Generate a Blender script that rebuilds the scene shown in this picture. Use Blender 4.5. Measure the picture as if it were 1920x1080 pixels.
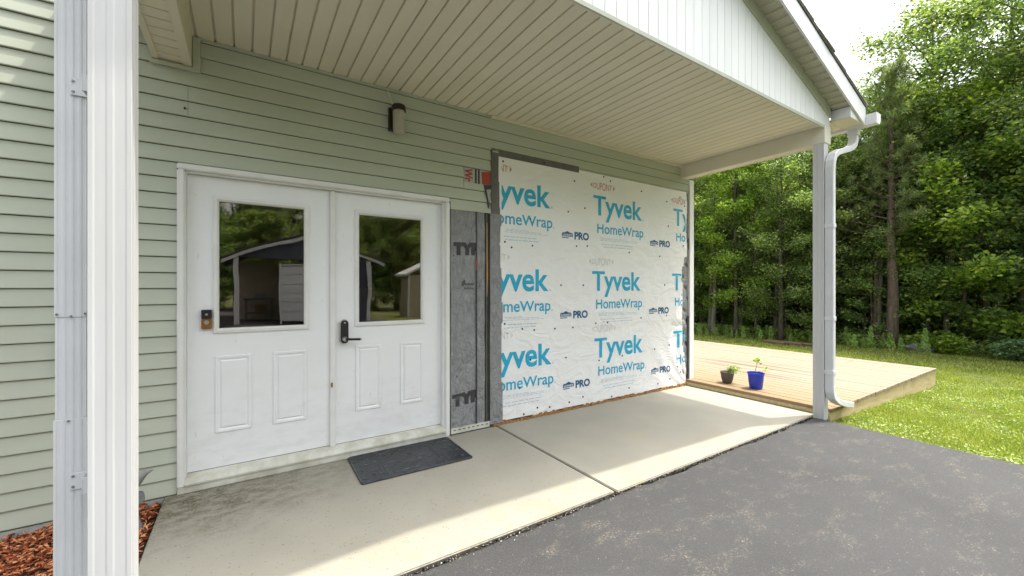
import bpy, bmesh, math, random
import numpy as np
from mathutils import Vector, Matrix
for o in list(bpy.data.objects): bpy.data.objects.remove(o)
S = bpy.context.scene
COL = S.collection
random.seed(5)
RNG = np.random.default_rng(5)

# ------------------------------------------------------------------ camera, sky, sun
cd = bpy.data.cameras.new('camera'); cam = bpy.data.objects.new('camera', cd); COL.objects.link(cam)
cd.sensor_width = 36.0; cd.lens = 768.0/1920.0*36.0; cd.clip_start = 0.05; cd.clip_end = 600
cam.location = (0, -3.4, 1.33); cam.rotation_euler = (math.radians(90), 0, math.radians(-33.1))
S.camera = cam
SUN = Vector((0.37, -0.145, 1.0)).normalized()
w = bpy.data.worlds.new('World'); S.world = w; w.use_nodes = True
nt = w.node_tree; bg = nt.nodes['Background']
sky = nt.nodes.new('ShaderNodeTexSky'); sky.sky_type = 'NISHITA'; sky.sun_disc = False
sky.sun_elevation = math.asin(SUN.z); sky.sun_rotation = math.atan2(SUN.x, SUN.y)
sky.air_density = 1.3; sky.dust_density = 6.0; sky.ozone_density = 1.0
hs = nt.nodes.new('ShaderNodeHueSaturation'); hs.inputs['Saturation'].default_value = 0.30; hs.inputs['Value'].default_value = 1.25
nt.links.new(sky.outputs[0], hs.inputs['Color']); nt.links.new(hs.outputs[0], bg.inputs[0])
bg.inputs[1].default_value = 0.15
ld = bpy.data.lights.new('sun', 'SUN'); ld.energy = 2.0; ld.angle = math.radians(0.8); ld.color = (1, .94, .84)
lo = bpy.data.objects.new('sun', ld); COL.objects.link(lo)
lo.rotation_euler = SUN.to_track_quat('Z', 'Y').to_euler(); lo.location = (5, -3, 12)
vs = S.view_settings; vs.view_transform = 'Standard'; vs.look = 'None'; vs.gamma = 1; vs.use_curve_mapping = False
vs.exposure = 1.32
S.cycles.max_bounces = 8; S.cycles.transparent_max_bounces = 8

# ------------------------------------------------------------------ materials
MATS = {}
def nodes(name):
    m = bpy.data.materials.new(name); m.use_nodes = True
    t = m.node_tree; b = t.nodes['Principled BSDF']
    MATS[name] = m
    return m, t, b
def N(t, kind, **kw):
    n = t.nodes.new(kind)
    for k, v in kw.items():
        if k in n.inputs: n.inputs[k].default_value = v
        else: setattr(n, k, v)
    return n
def mixc(t, fac, a, b, mode='MIX'):
    n = t.nodes.new('ShaderNodeMix'); n.data_type = 'RGBA'; n.blend_type = mode
    for i, v in ((0, fac), (6, a), (7, b)):
        if hasattr(v, 'node'): t.links.new(v, n.inputs[i])
        else: n.inputs[i].default_value = v if i == 0 else (*v[:3], 1)
    return n.outputs[2]
def ramp(t, src, stops):
    n = t.nodes.new('ShaderNodeValToRGB'); e = n.color_ramp.elements
    while len(e) < len(stops): e.new(0.5)
    for i, (p, c) in enumerate(stops):
        e[i].position = p; e[i].color = (c, c, c, 1) if isinstance(c, (int, float)) else (*c, 1)
    t.links.new(src, n.inputs[0]); return n.outputs[0]
def pos(t, scale=(1, 1, 1), obj=False, rot=(0, 0, 0)):
    if obj: s = t.nodes.new('ShaderNodeTexCoord').outputs['Object']
    else: s = t.nodes.new('ShaderNodeNewGeometry').outputs['Position']
    mp = t.nodes.new('ShaderNodeMapping'); mp.inputs['Scale'].default_value = scale; mp.inputs['Rotation'].default_value = rot
    t.links.new(s, mp.inputs[0]); return mp.outputs[0]
def noise(t, vec, scale, detail=4, rough=.55, dist=0):
    n = N(t, 'ShaderNodeTexNoise', Scale=scale, Detail=detail, Roughness=rough, Distortion=dist)
    t.links.new(vec, n.inputs['Vector']); return n.outputs[0]
def vor(t, vec, scale, feature='F1'):
    n = N(t, 'ShaderNodeTexVoronoi', Scale=scale); n.feature = feature
    t.links.new(vec, n.inputs['Vector']); return n.outputs[0]
def math_(t, op, a, b=0.0):
    n = t.nodes.new('ShaderNodeMath'); n.operation = op
    for i, v in ((0, a), (1, b)):
        if hasattr(v, 'node'): t.links.new(v, n.inputs[i])
        else: n.inputs[i].default_value = v
    return n.outputs[0]
def bump(t, b, h, strength=.3, dist=.01):
    n = t.nodes.new('ShaderNodeBump'); n.inputs['Strength'].default_value = strength; n.inputs['Distance'].default_value = dist
    t.links.new(h, n.inputs['Height']); t.links.new(n.outputs[0], b.inputs['Normal']); return n
def pm(name, c1, c2=None, scale=6, rough=.5, bs=0, bscale=60, rand=0, stretch=(1, 1, 1), metal=0, spec=.5, obj=False, bd=.004):
    m, t, b = nodes(name)
    c2 = c2 or tuple(x*.88 for x in c1)
    v = pos(t, stretch, obj)
    c = mixc(t, ramp(t, noise(t, v, scale), [(.35, 0), (.65, 1)]), c1, c2)
    if rand:
        oi = t.nodes.new('ShaderNodeObjectInfo')
        r = math_(t, 'ADD', math_(t, 'MULTIPLY', oi.outputs['Random'], rand*2), 1-rand)
        cc = t.nodes.new('ShaderNodeCombineColor')
        for i in range(3): t.links.new(r, cc.inputs[i])
        c = mixc(t, 1.0, c, cc.outputs[0], 'MULTIPLY')
    t.links.new(c, b.inputs['Base Color'])
    b.inputs['Roughness'].default_value = rough; b.inputs['Metallic'].default_value = metal
    b.inputs['Specular IOR Level'].default_value = spec
    if bs: bump(t, b, noise(t, v, bscale, 3), bs, bd)
    return m

pm('sheathing_lap_shade', (.10, .10, .07), rough=.9)  # darkened backing: the shade under the siding laps is put into its colour
pm('siding', (.475, .51, .42), (.445, .48, .39), 2.5, .55, .12, 40, stretch=(.6, 3, 3))
pm('siding_trim', (.45, .475, .38), rough=.5)
pm('vinyl_white', (.80, .80, .80), (.75, .755, .76), 3, .38, .05, 25)
pm('post_white', (.58, .585, .59), (.53, .53, .525), 3, .5, .08, 25, stretch=(4, 4, .4))
pm('ceiling_vinyl', (.66, .625, .495), (.63, .595, .465), 2, .5, .1, 30, rand=.03)
pm('beam_white', (.73, .70, .60), (.69, .66, .56), 3, .45, .08, 8)
pm('gable_white', (.78, .80, .79), (.74, .76, .755), 4, .45, .06, 30, rand=.02, stretch=(1, 1, .3))
pm('soffit_vinyl', (.56, .54, .44), (.44, .42, .33), 120, .6, .3, 200, rand=.04)

pm('frame_white', (.76, .76, .75), (.70, .70, .68), 5, .45, .1, 40)
pm('dirty_sill', (.62, .62, .55), (.45, .44, .36), 9, .6, .3, 60)
pm('black_metal', (.018, .014, .012), rough=.4)
pm('frosted', (.42, .40, .34), rough=.35)
pm('screw', (.35, .35, .36), rough=.35, metal=.8)
pm('downspout_white', (.69, .70, .73), (.64, .65, .67), 5, .33, .06, 30)
pm('gutter_white', (.76, .775, .80), rough=.35)
pm('shingle', (.36, .35, .32), (.22, .21, .20), 60, .9, .8, 90, rand=.2)
pm('osb', (.42, .22, .07), (.20, .10, .04), 45, .8, .6, 90)
pm('dark_gap', (.02, .018, .015), rough=.9)
pm('foam', (.45, .24, .07), rough=.8)
pm('tape', (.13, .125, .12), (.10, .095, .09), 14, .5, .35, 30, bd=.01)
pm('wrap_scrap', (.42, .42, .42), (.36, .36, .36), 30, .5, .2, 60)
pm('print_red', (.42, .06, .03), (.36, .05, .03), 30, .5)
pm('print_black', (.03, .03, .033), (.045, .045, .05), 40, .5)
pm('lock_black', (.02, .02, .022), rough=.3)
pm('nickel', (.62, .60, .57), rough=.3, metal=.9)
pm('bronze', (.35, .16, .05), rough=.35, metal=.6)
pm('plastic_blue', (.008, .035, .42), (.008, .03, .36), 5, .35)
pm('pot_grey', (.10, .085, .07), (.08, .07, .06), 12, .7, .2, 60)
pm('soil', (.04, .028, .02), rough=.95)
pm('bark_brown', (.19, .155, .125), (.09, .075, .06), 6, .9, 1, 18, stretch=(3, 3, .6), obj=True, bd=.03)
pm('bark_red', (.20, .145, .115), (.11, .08, .062), 5, .9, 1, 12, stretch=(3, 3, .8), obj=True, bd=.03)
pm('bark_grey', (.22, .20, .16), (.13, .12, .095), 5, .9, 1, 14, stretch=(3, 3, .6), obj=True, bd=.02)
pm('stone', (.26, .26, .25), (.17, .17, .165), 9, .85, .6, 40)
pm('log_wood', (.16, .09, .055), (.10, .06, .04), 12, .9, .6, 50)
pm('fascia_wood', (.56, .46, .26), (.45, .35, .18), 4, .75, .4, 30, rand=.08, stretch=(1, 8, 8))
pm('room_wall', (.62, .56, .38), rough=.9)
pm('room_floor', (.15, .11, .08), rough=.7)
pm('tv', (.01, .01, .012), rough=.15)
pm('garage_grey', (.07, .08, .12), (.06, .07, .10), 3, .7)
pm('garage_tan', (.50, .43, .33), rough=.9)
pm('garage_dark', (.10, .10, .11), rough=.9)
pm('house_roof', (.10, .095, .09), rough=.9)
pm('rubber', (.013, .016, .020), (.024, .028, .034), 60, .38, .7, 55, bd=.006)
pm('rubber_sheen', (.11, .12, .135), (.02, .024, .03), 30, .4, .4, 60)  # paler colour for the mat ridges, their highlights painted in
pm('stalk', (.12, .18, .05), rough=.7)
pm('foundation', (.40, .40, .37), (.30, .30, .27), 20, .9, .4, 60)

def door_paint():
    m, t, b = nodes('door_white'); p = pos(t)
    c = mixc(t, ramp(t, noise(t, p, 1.6, 4), [(.35, 0), (.65, 1)]), (.81, .82, .835), (.78, .79, .805))
    sx = t.nodes.new('ShaderNodeSeparateXYZ'); t.links.new(p, sx.inputs[0])
    lo = N(t, 'ShaderNodeMapRange'); t.links.new(sx.outputs[2], lo.inputs[0]); lo.inputs['From Min'].default_value = .75; lo.inputs['From Max'].default_value = .1
    d1 = math_(t, 'MULTIPLY', ramp(t, noise(t, pos(t, (1, 1, 2.5)), 6, 6, .7), [(.45, 0), (.75, 1)]), math_(t, 'ADD', math_(t, 'MULTIPLY', lo.outputs[0], .40), .07))
    c = mixc(t, math_(t, 'MULTIPLY', d1, .6), c, (.42, .39, .32))
    sc_ = ramp(t, noise(t, pos(t, (9, 1, 2)), 5, 3, .5), [(.70, 0), (.74, 1)])
    c = mixc(t, math_(t, 'MULTIPLY', sc_, .3), c, (.35, .33, .30))
    t.links.new(c, b.inputs['Base Color']); b.inputs['Roughness'].default_value = .42
    bump(t, b, noise(t, p, 14, 3), .06, .004)
door_paint()
def wood_deck():
    m, t, b = nodes('deck_wood')
    v = pos(t, (14, .8, 14))
    g = noise(t, v, 3, 6, .6, .6)
    oi = t.nodes.new('ShaderNodeObjectInfo')
    c = mixc(t, ramp(t, g, [(.3, 0), (.7, 1)]), (.29, .20, .10), (.20, .125, .055))
    c = mixc(t, math_(t, 'MULTIPLY', oi.outputs['Random'], .5), c, (.25, .195, .12))
    # weathered paler grey away from the slab, warmer near it
    sx = t.nodes.new('ShaderNodeSeparateXYZ'); t.links.new(pos(t), sx.inputs[0])
    far = N(t, 'ShaderNodeMapRange'); t.links.new(sx.outputs[0], far.inputs[0])
    far.inputs['From Min'].default_value = 5.2; far.inputs['From Max'].default_value = 6.4
    c = mixc(t, math_(t, 'MULTIPLY', far.outputs[0], .75), c, (.275, .225, .17))
    # damp streaks
    w1 = noise(t, pos(t, (3.2, .55, 1)), 1.5, 3, .5)
    w2 = noise(t, pos(t, (7, .42, 1)), 1.0, 2, .5)
    dx = N(t, 'ShaderNodeVectorMath', operation='DISTANCE'); t.links.new(pos(t, (.75, .55, 0)), dx.inputs[0]); dx.inputs[1].default_value = (6.75*.75, -.15*.55, 0)
    reg = ramp(t, dx.outputs['Value'], [(.30, 1), (.62, 0)])
    s = math_(t, 'MULTIPLY', reg, ramp(t, w2, [(.50, 0), (.54, 1)]))
    c = mixc(t, math_(t, 'MULTIPLY', s, .9), c, (.15, .11, .065))
    kn = ramp(t, vor(t, pos(t, (6, 1.6, 1)), 1.2), [(.03, 1), (.06, 0)])
    c = mixc(t, math_(t, 'MULTIPLY', kn, .6), c, (.22, .13, .07))
    t.links.new(c, b.inputs['Base Color']); b.inputs['Roughness'].default_value = .75
    bump(t, b, g, .3, .004)
wood_deck()

def concrete():
    m, t, b = nodes('concrete')
    p = pos(t); sx = t.nodes.new('ShaderNodeSeparateXYZ'); t.links.new(p, sx.inputs[0])
    c = mixc(t, ramp(t, noise(t, p, 2.2, 5), [(.3, 0), (.7, 1)]), (.345, .325, .27), (.295, .28, .23))
    c = mixc(t, ramp(t, noise(t, p, 90, 3), [(.45, 0), (.75, .55)]), c, (.33, .315, .27))
    # exposed grit on the older slab: dark and pale specks
    old = N(t, 'ShaderNodeMapRange'); t.links.new(sx.outputs[0], old.inputs[0])
    old.inputs['From Min'].default_value = 2.08; old.inputs['From Max'].default_value = 2.0
    sp = ramp(t, vor(t, p, 60), [(.16, 1), (.25, 0)])
    spm = math_(t, 'MULTIPLY', math_(t, 'MULTIPLY', sp, ramp(t, noise(t, p, 23, 2), [(.5, 0), (.6, 1)])), math_(t, 'ADD', math_(t, 'MULTIPLY', old.outputs[0], .75), .06))
    c = mixc(t, spm, c, (.13, .12, .10))
    # algae / dirt towards the left back corner
    a = N(t, 'ShaderNodeVectorMath', operation='DISTANCE'); t.links.new(pos(t, (.55, 1.15, 0)), a.inputs[0]); a.inputs[1].default_value = (-.35*.55, -.12*1.15, 0)
    am = math_(t, 'ADD', a.outputs['Value'], math_(t, 'MULTIPLY', math_(t, 'SUBTRACT', noise(t, p, 3.5, 6, .65), .5), .9))
    am = ramp(t, am, [(.12, 1), (.75, 0)])
    am = math_(t, 'MULTIPLY', math_(t, 'MULTIPLY', am, ramp(t, noise(t, pos(t, (1, 2, 1)), 9, 6, .7), [(.40, .25), (.58, 1)])), ramp(t, noise(t, p, 70, 4, .8), [(.36, .15), (.52, 1)]))
    c = mixc(t, am, c, (.085, .072, .03))
    # tan dirt film near the outer edge
    e = N(t, 'ShaderNodeMapRange'); t.links.new(sx.outputs[1], e.inputs[0]); e.inputs['From Min'].default_value = -1.1; e.inputs['From Max'].default_value = -1.52
    em = math_(t, 'MULTIPLY', e.outputs[0], ramp(t, noise(t, p, 5, 6, .7), [(.48, 0), (.62, .55)]))
    c = mixc(t, em, c, (.36, .30, .19))
    # old round spill on the newer slab
    d = N(t, 'ShaderNodeVectorMath', operation='DISTANCE'); t.links.new(pos(t, (1, 1.5, 0)), d.inputs[0]); d.inputs[1].default_value = (2.93, -.93*1.5, 0)
    dm = math_(t, 'ADD', d.outputs['Value'], math_(t, 'MULTIPLY', noise(t, p, 8), .1))
    c = mixc(t, ramp(t, dm, [(.13, .6), (.22, 0)]), c, (.34, .31, .22))
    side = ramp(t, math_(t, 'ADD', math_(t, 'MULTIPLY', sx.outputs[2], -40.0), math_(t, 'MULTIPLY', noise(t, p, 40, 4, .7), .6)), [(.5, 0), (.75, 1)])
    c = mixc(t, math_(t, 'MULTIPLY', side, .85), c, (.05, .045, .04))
    t.links.new(c, b.inputs['Base Color']); b.inputs['Roughness'].default_value = .88
    bump(t, b, noise(t, p, 120, 4), .35, .004)
concrete()

def asphalt():
    m, t, b = nodes('asphalt')
    p = pos(t)
    c = mixc(t, ramp(t, noise(t, p, 1.3, 5), [(.3, 0), (.7, 1)]), (.047, .047, .0475), (.064, .0635, .063))
    c = mixc(t, ramp(t, noise(t, p, 160, 3, .7), [(.4, 0), (.7, .7)]), c, (.032, .032, .034))
    c = mixc(t, ramp(t, vor(t, p, 110), [(.10, .55), (.2, 0)]), c, (.24, .22, .20))
    # tan grit swept into loose drifts
    patch = ramp(t, noise(t, pos(t, (1.3, 2.4, 1), rot=(0, 0, .5)), 2.9, 8, .8), [(.52, 0), (.70, 1)])
    g2 = ramp(t, noise(t, p, 85, 5, .9), [(.52, 0), (.58, 1)])
    c = mixc(t, math_(t, 'MULTIPLY', math_(t, 'MULTIPLY', patch, g2), .95), c, (.40, .34, .24))
    c = mixc(t, math_(t, 'MULTIPLY', ramp(t, noise(t, pos(t), .9, 6, .7), [(.45, 0), (.7, 1)]), .5), c, (.06, .06, .064))
    sg = ramp(t, vor(t, p, 48), [(.07, 1), (.11, 0)])
    c = mixc(t, math_(t, 'MULTIPLY', sg, ramp(t, noise(t, p, 14, 3), [(.52, 0), (.62, .9)])), c, (.42, .38, .30))
    t.links.new(c, b.inputs['Base Color']); b.inputs['Roughness'].default_value = .8
    bump(t, b, noise(t, p, 130, 4, .7), .8, .008)
asphalt()

def lawn_ground():
    m, t, b = nodes('lawn_soil')
    p = pos(t)
    c = mixc(t, ramp(t, noise(t, p, 1.6, 5), [(.35, 0), (.65, 1)]), (.09, .12, .02), (.16, .165, .04))
    c = mixc(t, ramp(t, noise(t, p, 30, 4, .7), [(.4, 0), (.7, .6)]), c, (.05, .055, .02))
    t.links.new(c, b.inputs['Base Color']); b.inputs['Roughness'].default_value = .95
    bump(t, b, noise(t, p, 40, 4, .7), 1, .03)
lawn_ground()

def leafmat(name, dark, mid, light, tr=.35, patch=.5, pscale=.9, rough=.5):
    m, t, b = nodes(name)
    at = t.nodes.new('ShaderNodeAttribute'); at.attribute_name = 'rnd'
    n1 = noise(t, pos(t), pscale, 3)
    f = math_(t, 'ADD', math_(t, 'MULTIPLY', at.outputs['Fac'], 1-patch), math_(t, 'MULTIPLY', n1, patch))
    c = ramp(t, f, [(.22, dark), (.5, mid), (.78, light)])
    oi = t.nodes.new('ShaderNodeObjectInfo')
    h = t.nodes.new('ShaderNodeHueSaturation'); t.links.new(c, h.inputs['Color'])
    t.links.new(math_(t, 'ADD', math_(t, 'MULTIPLY', oi.outputs['Random'], .022), .49), h.inputs['Hue'])
    t.links.new(math_(t, 'ADD', math_(t, 'MULTIPLY', oi.outputs['Random'], .45), .85), h.inputs['Value'])
    t.links.new(h.outputs[0], b.inputs['Base Color']); b.inputs['Roughness'].default_value = rough
    tl = t.nodes.new('ShaderNodeBsdfTranslucent'); mx = t.nodes.new('ShaderNodeMixShader'); mx.inputs[0].default_value = tr
    br = mixc(t, 1.0, h.outputs[0], (1.5, 1.7, .7), 'MULTIPLY')
    t.links.new(br, tl.inputs[0]); t.links.new(b.outputs[0], mx.inputs[1]); t.links.new(tl.outputs[0], mx.inputs[2])
    t.links.new(mx.outputs[0], t.nodes['Material Output'].inputs[0])
    return m
leafmat('leaf', (.07, .12, .046), (.155, .215, .078), (.34, .39, .15), .54, .35)
leafmat('leaf_bright', (.10, .18, .03), (.21, .30, .045), (.42, .48, .10), .48, .35)
leafmat('leaf_blue', (.13, .22, .11), (.19, .29, .14), (.30, .40, .20))
leafmat('needle', (.11, .155, .07), (.20, .25, .11), (.32, .37, .17), .5)
leafmat('weed', (.20, .30, .09), (.33, .43, .13), (.50, .58, .22))
leafmat('grass', (.085, .135, .014), (.21, .25, .03), (.42, .40, .13), .35, .5, 2.3)
leafmat('chip', (.15, .028, .010), (.40, .085, .032), (.62, .25, .12), 0, .1, 8, .85)
leafmat('grit', (.06, .055, .05), (.14, .12, .10), (.36, .32, .26), 0, .1, 8, .85)

def wrapmat():
    m, t, b = nodes('wrap_white')
    v = pos(t)
    c = mixc(t, ramp(t, noise(t, v, 1.5, 4), [(.35, 0), (.7, 1)]), (.85, .85, .86), (.80, .805, .81))
    t.links.new(c, b.inputs['Base Color']); b.inputs['Roughness'].default_value = .42
    h = math_(t, 'ADD', noise(t, pos(t, (1, 1, 1.6)), 3.2, 4, .5, 1.6), math_(t, 'MULTIPLY', noise(t, v, 45, 3), .06))
    bump(t, b, h, .45, .05)
    m, t, b = nodes('wrap_grey')
    v = pos(t)
    c = mixc(t, ramp(t, noise(t, v, 14, 5), [(.3, 0), (.7, 1)]), (.33, .34, .35), (.25, .255, .265))
    t.links.new(c, b.inputs['Base Color']); b.inputs['Roughness'].default_value = .36
    h = noise(t, pos(t, (1.3, 1, .8), rot=(0, .5, 0)), 16, 5, .6, 1.2)
    bump(t, b, h, 1, .045)
wrapmat()
def inkmat(name, c, mixw=0.0):
    m, t, b = nodes(name)
    cc = mixc(t, ramp(t, noise(t, pos(t), 12, 4), [(.3, 0), (.8, 1)]), c, tuple(min(1, x*1.15+.02) for x in c))
    t.links.new(cc, b.inputs['Base Color']); b.inputs['Roughness'].default_value = .42
    h = math_(t, 'ADD', noise(t, pos(t, (1, 1, 1.6)), 3.2, 4, .5, 1.6), math_(t, 'MULTIPLY', noise(t, pos(t), 45, 3), .06))
    bump(t, b, h, .45, .05)
inkmat('ink_blue', (.0, .35, .56)); inkmat('ink_navy', (.002, .09, .21)); inkmat('ink_red', (.55, .27, .21)); inkmat('ink_faint', (.60, .60, .60)); inkmat('ink_pale_blue', (.42, .55, .62))

def glassmat():
    m, t, b = nodes('pane_glass')
    gl = t.nodes.new('ShaderNodeBsdfGlossy'); gl.inputs['Roughness'].default_value = 0.004; gl.inputs[0].default_value = (.54, .49, .47, 1)
    tr = t.nodes.new('ShaderNodeBsdfTransparent'); tr.inputs[0].default_value = (.85, .87, .8, 1)
    mx = t.nodes.new('ShaderNodeMixShader'); mx.inputs[0].default_value = .24
    bn = t.nodes.new('ShaderNodeBump'); bn.inputs['Strength'].default_value = .022; bn.inputs['Distance'].default_value = .05
    t.links.new(noise(t, pos(t), 2.6, 1), bn.inputs['Height']); t.links.new(bn.outputs[0], gl.inputs['Normal'])
    t.links.new(tr.outputs[0], mx.inputs[1]); t.links.new(gl.outputs[0], mx.inputs[2])
    t.links.new(mx.outputs[0], t.nodes['Material Output'].inputs[0])
glassmat()

# ------------------------------------------------------------------ mesh helpers
def link(name, me, mat=None, parent=None, loc=None):
    o = bpy.data.objects.new(name, me); COL.objects.link(o)
    if mat is not None and me is not None and not me.materials: me.materials.append(MATS[mat])
    if parent: o.parent = parent
    if loc: o.location = loc
    return o
def tag(o, label=None, cat=None, group=None, kind=None):
    if label: o['label'] = label
    if cat: o['category'] = cat
    if group: o['group'] = group
    if kind: o['kind'] = kind
    return o
def thing(name, label, cat, loc=(0, 0, 0), group=None):
    o = bpy.data.objects.new(name, None); COL.objects.link(o); o.location = loc; o.empty_display_size = .1
    return tag(o, label, cat, group)
def copy_tree(o, parent=None):
    c = o.copy(); COL.objects.link(c)
    if parent: c.parent = parent
    for ch in list(o.children): copy_tree(ch, c)
    return c
class MB:
    def __init__(s): s.v = []; s.f = []
    def box(s, x0, x1, y0, y1, z0, z1):
        b = len(s.v)
        s.v += [(x, y, z) for z in (z0, z1) for x, y in ((x0, y0), (x1, y0), (x1, y1), (x0, y1))]
        s.f += [tuple(b+i for i in q) for q in ((3, 2, 1, 0), (4, 5, 6, 7), (0, 1, 5, 4), (1, 2, 6, 5), (2, 3, 7, 6), (3, 0, 4, 7))]
        return s
    def prism(s, prof, axis, a0, a1, smooth=False):
        # prof: 2-D points in the other two axes (in xyz order)
        b = len(s.v); n = len(prof)
        def mk(p, a):
            return {'x': (a, p[0], p[1]), 'y': (p[0], a, p[1]), 'z': (p[0], p[1], a)}[axis]
        s.v += [mk(p, a0) for p in prof] + [mk(p, a1) for p in prof]
        s.f.append(tuple(b+i for i in reversed(range(n)))); s.f.append(tuple(b+n+i for i in range(n)))
        for i in range(n):
            j = (i+1) % n; s.f.append((b+i, b+j, b+n+j, b+n+i))
        return s
    def tube(s, path, rad, n=8, sq=None, cap=True):
        path = [Vector(p) for p in path]; b = len(s.v)
        if not hasattr(rad, '__len__'): rad = [rad]*len(path)
        up = Vector((0, 0, 1))
        for i, p in enumerate(path):
            d = (path[min(i+1, len(path)-1)]-path[max(i-1, 0)]).normalized()
            a = d.cross(up if abs(d.z) < .95 else Vector((1, 0, 0))).normalized()
            if i and a.dot(pa) < 0: a = -a
            pa = a; c = d.cross(a).normalized()
            for k in range(n):
                t = 2*math.pi*(k+.5*(sq is not None))/n
                s.v.append(tuple(p+a*math.cos(t)*rad[i]+c*math.sin(t)*rad[i]))
        for i in range(len(path)-1):
            for k in range(n):
                k2 = (k+1) % n
                s.f.append((b+i*n+k, b+i*n+k2, b+(i+1)*n+k2, b+(i+1)*n+k))
        if cap:
            s.f.append(tuple(b+k for k in reversed(range(n)))); s.f.append(tuple(b+(len(path)-1)*n+k for k in range(n)))
        return s
    def rect_tube(s, path, hx, hy, sidev):
        # sweeps a rectangle; sidev = unit vector kept as one of the rectangle's axes
        path = [Vector(p) for p in path]; b = len(s.v); sidev = Vector(sidev)
        for i, p in enumerate(path):
            d = (path[min(i+1, len(path)-1)]-path[max(i-1, 0)]).normalized()
            c = d.cross(sidev).normalized()
            for u, v in ((-1, -1), (1, -1), (1, 1), (-1, 1)): s.v.append(tuple(p+sidev*hx*u+c*hy*v))
        for i in range(len(path)-1):
            for k in range(4):
                k2 = (k+1) % 4; s.f.append((b+i*4+k, b+i*4+k2, b+(i+1)*4+k2, b+(i+1)*4+k))
        s.f.append((b+3, b+2, b+1, b)); e = b+(len(path)-1)*4; s.f.append((e, e+1, e+2, e+3))
        return s
    def lathe(s, prof, cx, cy, n=24, z0=0):
        b = len(s.v)
        for r, z in prof:
            for k in range(n):
                t = 2*math.pi*k/n; s.v.append((cx+r*math.cos(t), cy+r*math.sin(t), z0+z))
        for i in range(len(prof)-1):
            for k in range(n):
                k2 = (k+1) % n; s.f.append((b+i*n+k, b+i*n+k2, b+(i+1)*n+k2, b+(i+1)*n+k))
        s.f.append(tuple(b+k for k in reversed(range(n)))); s.f.append(tuple(b+(len(prof)-1)*n+k for k in range(n)))
        return s
    def mesh(s, name, bevel=0, smooth=False, seg=1):
        me = bpy.data.meshes.new(name); me.from_pydata(s.v, [], s.f)
        bm = bmesh.new(); bm.from_mesh(me); bmesh.ops.recalc_face_normals(bm, faces=bm.faces)
        if bevel: bmesh.ops.bevel(bm, geom=list(bm.edges), offset=bevel, segments=seg, affect='EDGES', clamp_overlap=True)
        bm.to_mesh(me); bm.free()
        if smooth:
            for p in me.polygons: p.use_smooth = True
            try: me.set_sharp_from_angle(angle=math.radians(38))
            except Exception: pass
        return me
    def build(s, name, mat, parent=None, bevel=0, smooth=False, loc=None, seg=1):
        return link(name, s.mesh(name, bevel, smooth, seg), mat, parent, loc)
def box(name, mat, parent, *b, bevel=0): return MB().box(*b).build(name, mat, parent, bevel)
def np_mesh(name, V, F, rnd=None):
    me = bpy.data.meshes.new(name); k = F.shape[1]
    me.vertices.add(len(V)); me.vertices.foreach_set('co', V.astype(np.float32).ravel())
    me.loops.add(F.size); me.loops.foreach_set('vertex_index', F.astype(np.int32).ravel())
    me.polygons.add(len(F)); me.polygons.foreach_set('loop_start', np.arange(0, F.size, k, dtype=np.int32))
    if rnd is not None:
        a = me.attributes.new('rnd', 'FLOAT', 'POINT'); a.data.foreach_set('value', rnd.astype(np.float32))
    me.update(calc_edges=True); return me
def unit(a): return a/np.maximum(np.linalg.norm(a, axis=1, keepdims=True), 1e-9)
def leaves(C, L, Wd, tilt=.6, droop=0.0, rng=RNG, axis=None):
    # rhombic leaves at centres C (n,3), folded a little along the midrib
    n = len(C); az = rng.uniform(0, 2*np.pi, n)
    ax = np.stack([np.cos(az), np.sin(az), rng.normal(-droop, tilt*.6, n)], 1) if axis is None else axis
    ax = unit(ax); nr = unit(rng.normal(0, tilt, (n, 3))+np.array([0, 0, 1.0]))
    sd = unit(np.cross(ax, nr)); nr = np.cross(sd, ax)
    L = (L*rng.uniform(.65, 1.25, n))[:, None]; Wd = L*Wd
    V = np.stack([C-ax*L*.5, C+sd*Wd*.5+nr*Wd*.12, C+ax*L*.5, C-sd*Wd*.5+nr*Wd*.12], 1).reshape(-1, 3)
    i = np.arange(n)*4
    return V, np.stack([i, i+1, i+2, i+3], 1), np.repeat(rng.random(n), 4)

# ------------------------------------------------------------------ ground and paving (setting)
def gz(x, y):
    return -.045 - .040*np.clip(x-5, 0, 11)
def axis_pts(lo, hi, mid0, mid1, fine, grow=1.25):
    a = list(np.arange(mid0, mid1, fine)); st = fine; v = mid1
    while v < hi: a.append(v); st *= grow; v += st
    st = fine; v = mid0-fine; b = []
    while v > lo: b.append(v); st *= grow; v -= st
    return np.array(b[::-1]+a)
xs = axis_pts(-160, 260, 4, 18, .5); ys = axis_pts(-200, 200, -6, 8, .5)
gx, gy = np.meshgrid(xs, ys, indexing='ij'); V = np.stack([gx.ravel(), gy.ravel(), gz(gx, gy).ravel()], 1)
V[:, 2] += np.where(V[:, 0] > 5.6, RNG.normal(0, .008, len(V)), 0) - np.where(V[:, 0] < 4.9, .06, 0)
ii, jj = np.meshgrid(np.arange(len(xs)-1), np.arange(len(ys)-1), indexing='ij'); q = (ii*len(ys)+jj).ravel()
gr = link('lawn_ground', np_mesh('lawn_ground', V, np.stack([q, q+len(ys), q+len(ys)+1, q+1], 1)), 'lawn_soil'); tag(gr, kind='structure')

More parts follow.
